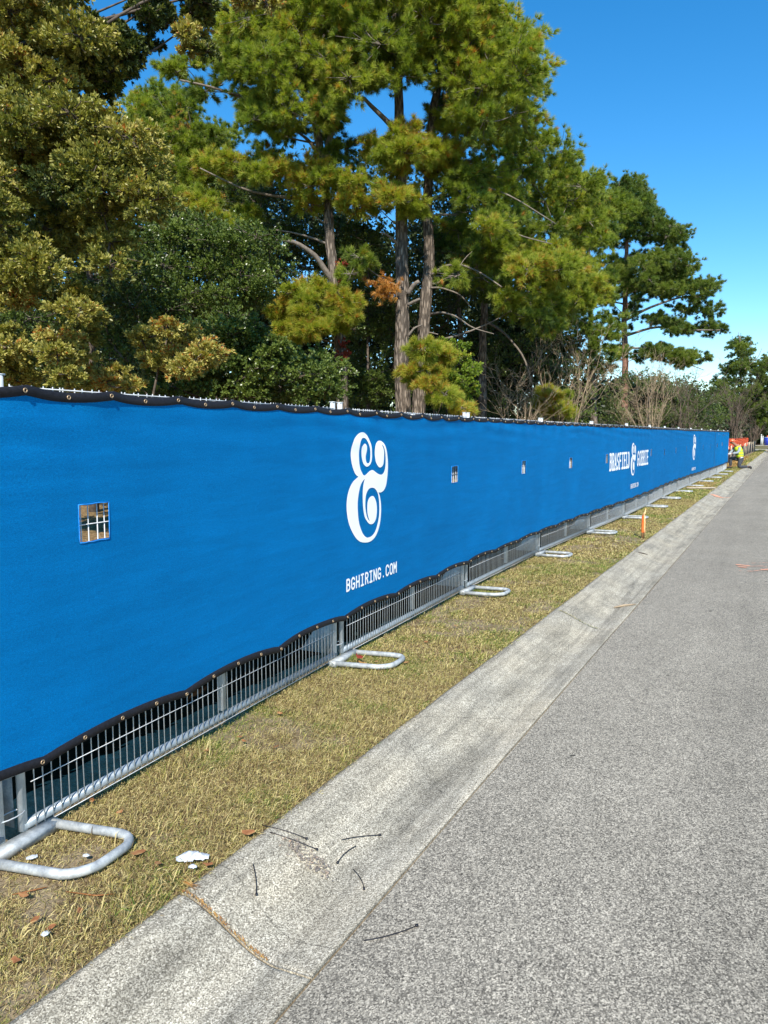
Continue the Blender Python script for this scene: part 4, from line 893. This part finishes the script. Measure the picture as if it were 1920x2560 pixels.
# spray paint marks
PAINT=N('orange_paint_material',.8,.2); f=PAINT.noise(60,4,.7); PAINT.col(PAINT.ramp(f,[(.35,(.75,.30,.17)),(.7,(.85,.45,.30))]))
PAINT.l(PAINT.ramp(PAINT.noise(120,3,.8),[(.34,0.),(.48,1.)]),PAINT.b.inputs['Alpha'])
PAINTM=PAINT.m
def paint(name,label,strokes,w):
    cells=[[surf(u,v)[:2] for u,v in s_] for s_ in strokes]; A=np.array([p for c in cells for p in c]); lo,hi=A.min(0)-.1,A.max(0)+.1
    def fn(X,Z):
        d=np.full(X.shape,9.)
        for c,ww in zip(cells,w): d=np.minimum(d,segd(X,Z,[tuple(p) for p in c])-ww)
        return d+(vnoise(X*40,Z*40,3)-.5)*.02
    o=field_mesh(name,lo[0],hi[0],lo[1],hi[1],.012,fn,None,mat=PAINTM,place=lambda V:np.stack([V[:,0],V[:,1],np.array([zprof(a) for a in V[:,0]])+.004+(.012 if V[:,0].mean()<XJ else .003)],1))
    tag(o,label,'paint mark')
paint('paint_mark','faded orange sprayed oval mark on the asphalt at the right edge',[[(1845,1413),(1868,1415)],[(1850,1418),(1862,1419)],[(1868,1409),(1900,1408),(1935,1407)],[(1866,1417),(1905,1416),(1916,1418)],[(1908,1425),(1935,1424)],[(1850,1428),(1880,1429),(1905,1426)]],[.03,.03,.004,.008,.035,.006])
paint('paint_mark','faded orange paint smear across the far gutter',[[(1780,1238),(1795,1241),(1822,1245)],[(1786,1241),(1806,1245)]],[.05,.04])
# orange flagged lath stake
st=ground(1607,1345); ang=YAW+.25; root=empty('survey_stake',(st[0],st[1],0),ang); tag(root,'short wooden survey stake wrapped in orange flagging tape on the verge','stake')
WOOD=simple('lath_wood_material',(.36,.20,.09),.8,0,.2,.35,40,.3); FLAG=simple('orange_flagging_material',(.90,.17,.035),.5,0,.3,.15,20); FLAGP=simple('pale_flagging_material',(.92,.48,.22),.5,0,.3,.15,20)
b=MB(); b.box((0,0,.18),(.040,.016,.40)); b.build('lath',WOOD,root,False)
b=MB()
for k in range(7): b.add([(-.026-.004*math.sin(k*2),-.012-.004*math.cos(k*3),.355-.038*k),(.008+.003*math.sin(k),-.016,.36-.038*k),(.010,-.017,.325-.038*k),(-.028,-.013,.318-.038*k)],[(0,1,2,3)])
b.add([(-.026,.011,.36),(.02,.011,.355),(.02,.012,.12),(-.026,.012,.13)],[(0,1,2,3)]); b.add([(-.026,-.012,.36),(-.026,.011,.36),(-.026,.012,.10),(-.028,-.013,.09)],[(0,1,2,3)]); b.build('wrapped_tape',FLAG,root,False)
b=MB(); b.tube([(.0,-.02,.375),(.01,-.022,.25),(.006,-.024,.15),(.012,-.026,.08)],[.008,.010,.012,.016],6); b.tube([(-.01,-.01,.37),(.008,-.012,.40),(.022,-.01,.42),(.03,-.005,.47)],[.012,.018,.010,.004],6); b.build('loose_tape',FLAGP,root)
# board lying across the verge
b=MB(); c0,c1=ground(1716,1222),ground(1786,1222); d=c1-c0; b.box((0,0,.03),(float(np.linalg.norm(d)),.16,.03)); o=b.build('timber_board',simple('pale_board_material',(.50,.42,.30),.8,0,.2,.2,20),None,False); o.location=tuple((c0+c1)/2); o.rotation_euler=(0,0,math.atan2(d[1],d[0])); tag(o,'pale narrow board lying across the grass between fence and kerb','board')
# ---------------------------------------------------------------- silt fence with orange barrier net
def net_mat(name,c,sc,th):
    m=N(name,.6,.3); m.col(c); v=m.vor(sc,(1,1,.6)); m.l(m.ramp(v.outputs['Distance'],[(th,0.),(th+.1,1.)]),m.b.inputs['Alpha']); return m.m
SILT=simple('black_silt_fabric_material',(.06,.055,.055),.85,0,.15,.5,4); ORNET=simple('orange_net_material',(.65,.11,.045),.6,0,.3,.35,9)
a=ground(1816,1168); bq=ground(1893,1126); sd=(bq-a); SL=float(np.linalg.norm(sd)); root=empty('silt_fence',(a[0]-.35,a[1]+1.5,0),math.atan2(sd[1],sd[0])); tag(root,'low black silt fence with wooden stakes beyond the kneeling worker','fence')
n=160; V=[];F=[]
for i in range(n+1):
    x=SL*i/n; y=.10*math.sin(x*3)+.08*math.sin(x*1.3); V+= [(x,y,0),(x,y+.02,.35),(x,y*1.2,.80-.05*math.sin(x*2.3)**2)]
for i in range(n): k=i*3; F+=[(k,k+3,k+4,k+1),(k+1,k+4,k+5,k+2)]
link('fabric',npmesh('fabric',V,F,smooth=True),SILT,root)
me=None
for k in range(34):
    if me is None: q=MB(); q.box((0,-.05,.5),(.035,.035,1.0)); me=npmesh('stake',q.V,q.F); me.materials.append(simple('stake_wood_material',(.52,.44,.33),.85,0,.2,.3,20))
    o=bpy.data.objects.new('stake',me); COL.objects.link(o); o.parent=root; x=SL*k/34+.3; o.location=(x,.10*math.sin(x*3)+.08*math.sin(x*1.3)-.03,0); o.rotation_euler=(random.uniform(-.05,.05),random.uniform(-.05,.05),0)
root=empty('barrier_net',(a[0]-.40,a[1]+1.4,0),math.atan2(sd[1],sd[0])); tag(root,'sagging orange plastic barrier net strung above the black silt fence','barrier net')
V=[];F=[];L2=SL*.62;n=120; b=MB()
for i in range(n+1):
    x=L2*i/n; y=-.06+.05*math.sin(x*2.1)+.03*math.sin(x*5); top=1.42-.06*abs(math.sin(x*1.1)); bot=.72+.10*math.sin(x*1.7)
    for j in range(7): V.append((x,y+.02*math.sin(j*2+x*4),bot+(top-bot)*j/6))
for i in range(n):
    for j in range(6): k=i*7+j; F.append((k,k+7,k+8,k+1))
net=link('net',npmesh('net',V,F,smooth=True),ORNET,root)
wf=net.modifiers.new('wf','WIREFRAME'); wf.thickness=.055; wf.use_replace=True; wf.use_even_offset=False
b=MB(); 
for k in range(9): x=L2*k/8; b.tube([(x,-.02,0),(x,-.02,1.46)],.018,5)
b.build('net_posts',simple('rusty_post_material',(.20,.10,.07),.9),root)
# mulch spoil along it
g=np.random.default_rng(5); n=2600; x=g.uniform(-2.75,-2.15,n); y=g.uniform(40.5,60,n); aa=g.uniform(0,6.28,n); L_=g.uniform(.04,.16,n); p=np.stack([x,y,.01+.10*np.exp(-((x+2.5)/.2)**2)*g.uniform(0,1,n)],1); d=np.stack([np.cos(aa),np.sin(aa),g.uniform(0,.5,n)],1); s_=np.stack([-np.sin(aa),np.cos(aa),aa*0],1)*.03
tag(link('straw_mulch',npmesh('straw_mulch',np.stack([p-s_,p+s_,p+d*L_[:,None]],1).reshape(-1,3),np.arange(3*n).reshape(-1,3),np.repeat(g.uniform(.5,1,n),3)),STRAW),'pale straw mulch along the foot of the silt fence','mulch',kind='stuff')
g=np.random.default_rng(6); n=1500; x=g.uniform(-2.6,-1.9,n); y=g.uniform(24.2,27,n); aa=g.uniform(0,6.28,n); p=np.stack([x,y,.012+0*x],1); d=np.stack([np.cos(aa),np.sin(aa),g.uniform(0,.3,n)],1); s_=np.stack([-np.sin(aa),np.cos(aa),aa*0],1)*.008
tag(link('straw_mulch',npmesh('straw_mulch',np.stack([p-s_,p+s_,p+d*(.10*g.uniform(.4,1,n))[:,None]],1).reshape(-1,3),np.arange(3*n).reshape(-1,3),np.repeat(g.uniform(.5,1,n),3)),STRAW),'thin pale straw scattered on the grass past the board','straw',kind='stuff')
# ---------------------------------------------------------------- kneeling worker
def skin(name,verts,edges,mat,parent,sub=2):
    me=bpy.data.meshes.new(name+'_src'); me.from_pydata([v[0] for v in verts],edges,[]); o=bpy.data.objects.new(name+'_src',me); COL.objects.link(o)
    md=o.modifiers.new('s','SKIN'); me.skin_vertices
    for i,v in enumerate(verts):
        r=v[1]; r=(r,r) if np.isscalar(r) else r; me.skin_vertices[0].data[i].radius=r; me.skin_vertices[0].data[i].use_root=(i==0)
    sb=o.modifiers.new('b','SUBSURF'); sb.levels=sub; sb.render_levels=sub
    dg=bpy.context.evaluated_depsgraph_get(); dg.update(); m2=bpy.data.meshes.new_from_object(o.evaluated_get(dg)); m2.name=name; bpy.data.objects.remove(o)
    m2.materials.clear(); m2.polygons.foreach_set('use_smooth',np.ones(len(m2.polygons),bool)); return link(name,m2,mat,parent)
wp=ground(1843,1172); 
# local x = picture right, y = away from the camera
worker=empty('person',(float(wp[0]),float(wp[1]),0),YAW); worker.scale=(1.1,1.1,1.12); tag(worker,'kneeling worker in yellow safety vest and orange hard hat at the end of the fence','person')
SKINM=simple('skin_material',(.30,.16,.10),.6,0,.3,.1); SLEEVE=simple('pale_grey_sleeve_material',(.30,.35,.38),.8,0,.2,.12); VEST=simple('safety_vest_material',(.62,.80,.03),.6,0,.3,.08); JEAN=simple('charcoal_trouser_material',(.055,.06,.07),.85,0,.2,.3,12); HAT=simple('orange_hard_hat_material',(.80,.14,.05),.35,0,.5,.05); BOOT=simple('dark_boot_material',(.03,.026,.024),.7); REFL=simple('reflective_tape_material',(.22,.28,.10),.4,0,.5,.1); GLOVE=simple('white_glove_material',(.7,.75,.78),.7,0,.3,.1)
# continuous body: pelvis root, spine, head, arms, legs
bv=[((.12,0,.47),.13),((.06,0,.66),.12),((.0,0,.86),.15),((-.10,0,1.0),.10),((-.19,-.0,1.07),.055),((-.27,0,1.14),.088),((-.31,0,1.18),.075),
 ((-.02,-.19,.90),.062),((-.12,-.24,.70),.048),((-.32,-.14,.66),.036),((-.40,-.12,.66),.03),
 ((-.06,.19,.92),.062),((-.20,.22,.72),.048),((-.36,.12,.60),.036),((-.43,.10,.58),.03),
 ((.10,-.11,.40),.105),((-.02,-.14,.10),.075),((.22,-.13,.085),.06),((.44,-.13,.10),.045),((.50,-.13,.06),.04),
 ((.10,.11,.42),.105),((-.27,.14,.46),.078),((-.24,.14,.22),.06),((-.23,.14,.06),.045),((-.33,.14,.04),.04)]
be=[(0,1),(1,2),(2,3),(3,4),(4,5),(5,6),(2,7),(7,8),(8,9),(9,10),(2,11),(11,12),(12,13),(13,14),(0,15),(15,16),(16,17),(17,18),(18,19),(0,20),(20,21),(21,22),(22,23),(23,24)]
skin('body',[(p,r*.86) for p,r in bv],be,SKINM,worker)
skin('trousers',[(bv[0][0],.150),((.10,0,.56),.135),(bv[15][0],.115),(bv[16][0],.088),(bv[17][0],.072),((.40,-.13,.10),.060),(bv[20][0],.115),(bv[21][0],.09),(bv[22][0],.072),((-.23,.14,.10),.06)],[(0,1),(0,2),(2,3),(3,4),(4,5),(0,6),(6,7),(7,8),(8,9)],JEAN,worker)
skin('vest',[((.11,0,.45),(.185,.17)),((.07,0,.64),(.175,.16)),((.01,0,.84),(.19,.17)),((-.09,0,1.0),(.15,.13))],[(0,1),(1,2),(2,3)],VEST,worker)
skin('sleeve',[((-.015,-.14,.92),.055),((-.03,-.20,.88),.062),(bv[8][0],.058),(bv[9][0],.046)],[(0,1),(1,2),(2,3)],SLEEVE,worker)
skin('sleeve',[((-.05,.14,.93),.07),((-.07,.20,.90),.072),(bv[12][0],.058),(bv[13][0],.046)],[(0,1),(1,2),(2,3)],SLEEVE,worker)
for nm,z,x,rx_,ry_ in (('reflective_band',.62,.075,.172,.165),('reflective_band',.76,.03,.172,.168)):
    V=[];F=[]
    for k in range(24):
        a=2*math.pi*k/24
        for dz in (-.018,.018): V.append((x+rx_*math.cos(a)-dz*.25,ry_*math.sin(a),z+dz+.0+.25*.0*math.cos(a)))
    for k in range(24): q=2*k; F.append((q,(q+2)%48,(q+3)%48,q+1))
    link(nm,npmesh(nm,V,F,smooth=True),REFL,worker)
def hand(p,d):
    for k in range(4):
        o_=(k-1.5)*.020; q=[(p[0]+.01,p[1]+o_,p[2]),(p[0]-.04,p[1]+o_,p[2]+.004),(p[0]-.070-.006*(1.5-abs(k-1.5)),p[1]+o_,p[2]-.014),(p[0]-.075,p[1]+o_,p[2]-.038)]
        yield q
b=MB()
for hp in ((-.42,-.12,.655),(-.45,.10,.575)):
    b.box((hp[0]+.005,hp[1],hp[2]),(.085,.080,.032))
    for q in hand((hp[0]-.02,hp[1],hp[2]),0): b.tube(q,[.011,.010,.009,.007],6)
    b.tube([(hp[0]+.02,hp[1]-.04,hp[2]),(hp[0]-.01,hp[1]-.062,hp[2]-.01),(hp[0]-.035,hp[1]-.058,hp[2]-.025)],[.013,.011,.009],6)
b.build('gloves',GLOVE,worker)
b=MB(); V=[];F=[]
hc=np.array((-.275,0,1.185)); nn=14
for j in range(7):
    t=j/6*math.pi/2
    for k in range(nn): a=2*math.pi*k/nn; V.append((hc[0]+.125*math.cos(t)*math.cos(a)+.0,hc[1]+.105*math.cos(t)*math.sin(a),hc[2]+.115*math.sin(t)))
for j in range(6):
    for k in range(nn): F.append((j*nn+k,j*nn+(k+1)%nn,(j+1)*nn+(k+1)%nn,(j+1)*nn+k))
b.add(V,F); b.tube([(hc[0]-.20,hc[1]-.07,hc[2]-.012),(hc[0]-.215,hc[1],hc[2]-.014),(hc[0]-.20,hc[1]+.07,hc[2]-.012)],.012,6); b.add([(hc[0]-.09,-.10,hc[2]+.004),(hc[0]-.09,.10,hc[2]+.004),(hc[0]-.20,.07,hc[2]-.01),(hc[0]-.20,-.07,hc[2]-.01)],[(0,1,2,3)]); o=b.build('hard_hat',HAT,worker)
b=MB(); b.tube([(.40,-.13,.09),(.50,-.13,.075),(.56,-.13,.045)],[.05,.052,.04],8); b.tube([(.50,-.13,.10),(.53,-.13,.03),(.525,-.13,.0)],[.045,.05,.04],8); b.build('boot',BOOT,worker)
b=MB(); b.tube([(-.20,.14,.06),(-.30,.14,.045),(-.37,.14,.035)],[.05,.048,.035],8); b.build('boot',BOOT,worker)
b=MB(); b.tube([(-.355,-.035,1.15),(-.372,-.0,1.135),(-.362,.0,1.10)],[.014,.016,.012],6); b.build('nose',SKINM,worker)
b=MB(); b.box((.10,-.16,.47),(.10,.02,.07),0,.1); b.box((.17,-.15,.44),(.025,.02,.12)); b.build('tool_pouch',GLOVE,worker,False)
# ---------------------------------------------------------------- far end of the street
def onD(u,v,D): p=at(u,v,D); return (float(p[0]),float(p[1]))
BLUE=simple('blue_plastic_material',(.02,.04,.35),.5,0,.4,.1)
x,y=onD(1919,1105,112); root=empty('blue_bin',(x,y,0),YAW); tag(root,'blue wheeled bin at the far end of the road, right edge of the photo','bin')
b=MB(); b.add([(-.30,-.3,.05),(.30,-.3,.05),(.30,.3,.05),(-.30,.3,.05),(-.4,-.4,1.25),(.4,-.4,1.25),(.4,.4,1.25),(-.4,.4,1.25)],[(3,2,1,0),(0,1,5,4),(1,2,6,5),(2,3,7,6),(3,0,4,7),(4,5,6,7)]); b.build('tub',BLUE,root,False)
b=MB(); b.box((0,-.02,1.29),(.9,.9,.07)); b.build('lid',simple('pale_blue_lid_material',(.45,.55,.7),.5),root,False)
for sx in (-.28,.28): b=MB(); b.tube([(sx-.03,.32,.12),(sx+.03,.32,.12)],.12,12); b.build('wheel',BLACK,root)
WP=simple('white_post_material',(.75,.76,.70),.6)
for u,v,h,l in ((1903,1101,1.5,'left of two thin white marker posts at the far side street'),(1907,1099,1.25,'right of two thin white marker posts at the far side street'),(1918,1098,1.3,'white and red marker post behind the blue bin')):
    x,y=onD(u,v,118); root=empty('marker_post',(x,y,0)); tag(root,l,'post','marker posts at the far side street')
    b=MB(); b.tube([(0,0,-.1),(0,0,h)],.07,8); b.build('shaft',WP,root); b=MB(); b.tube([(0,0,h),(0,0,h+.25)],[.08,.075],8); b.build('cap',FLAG if 'red' in l else WP,root)
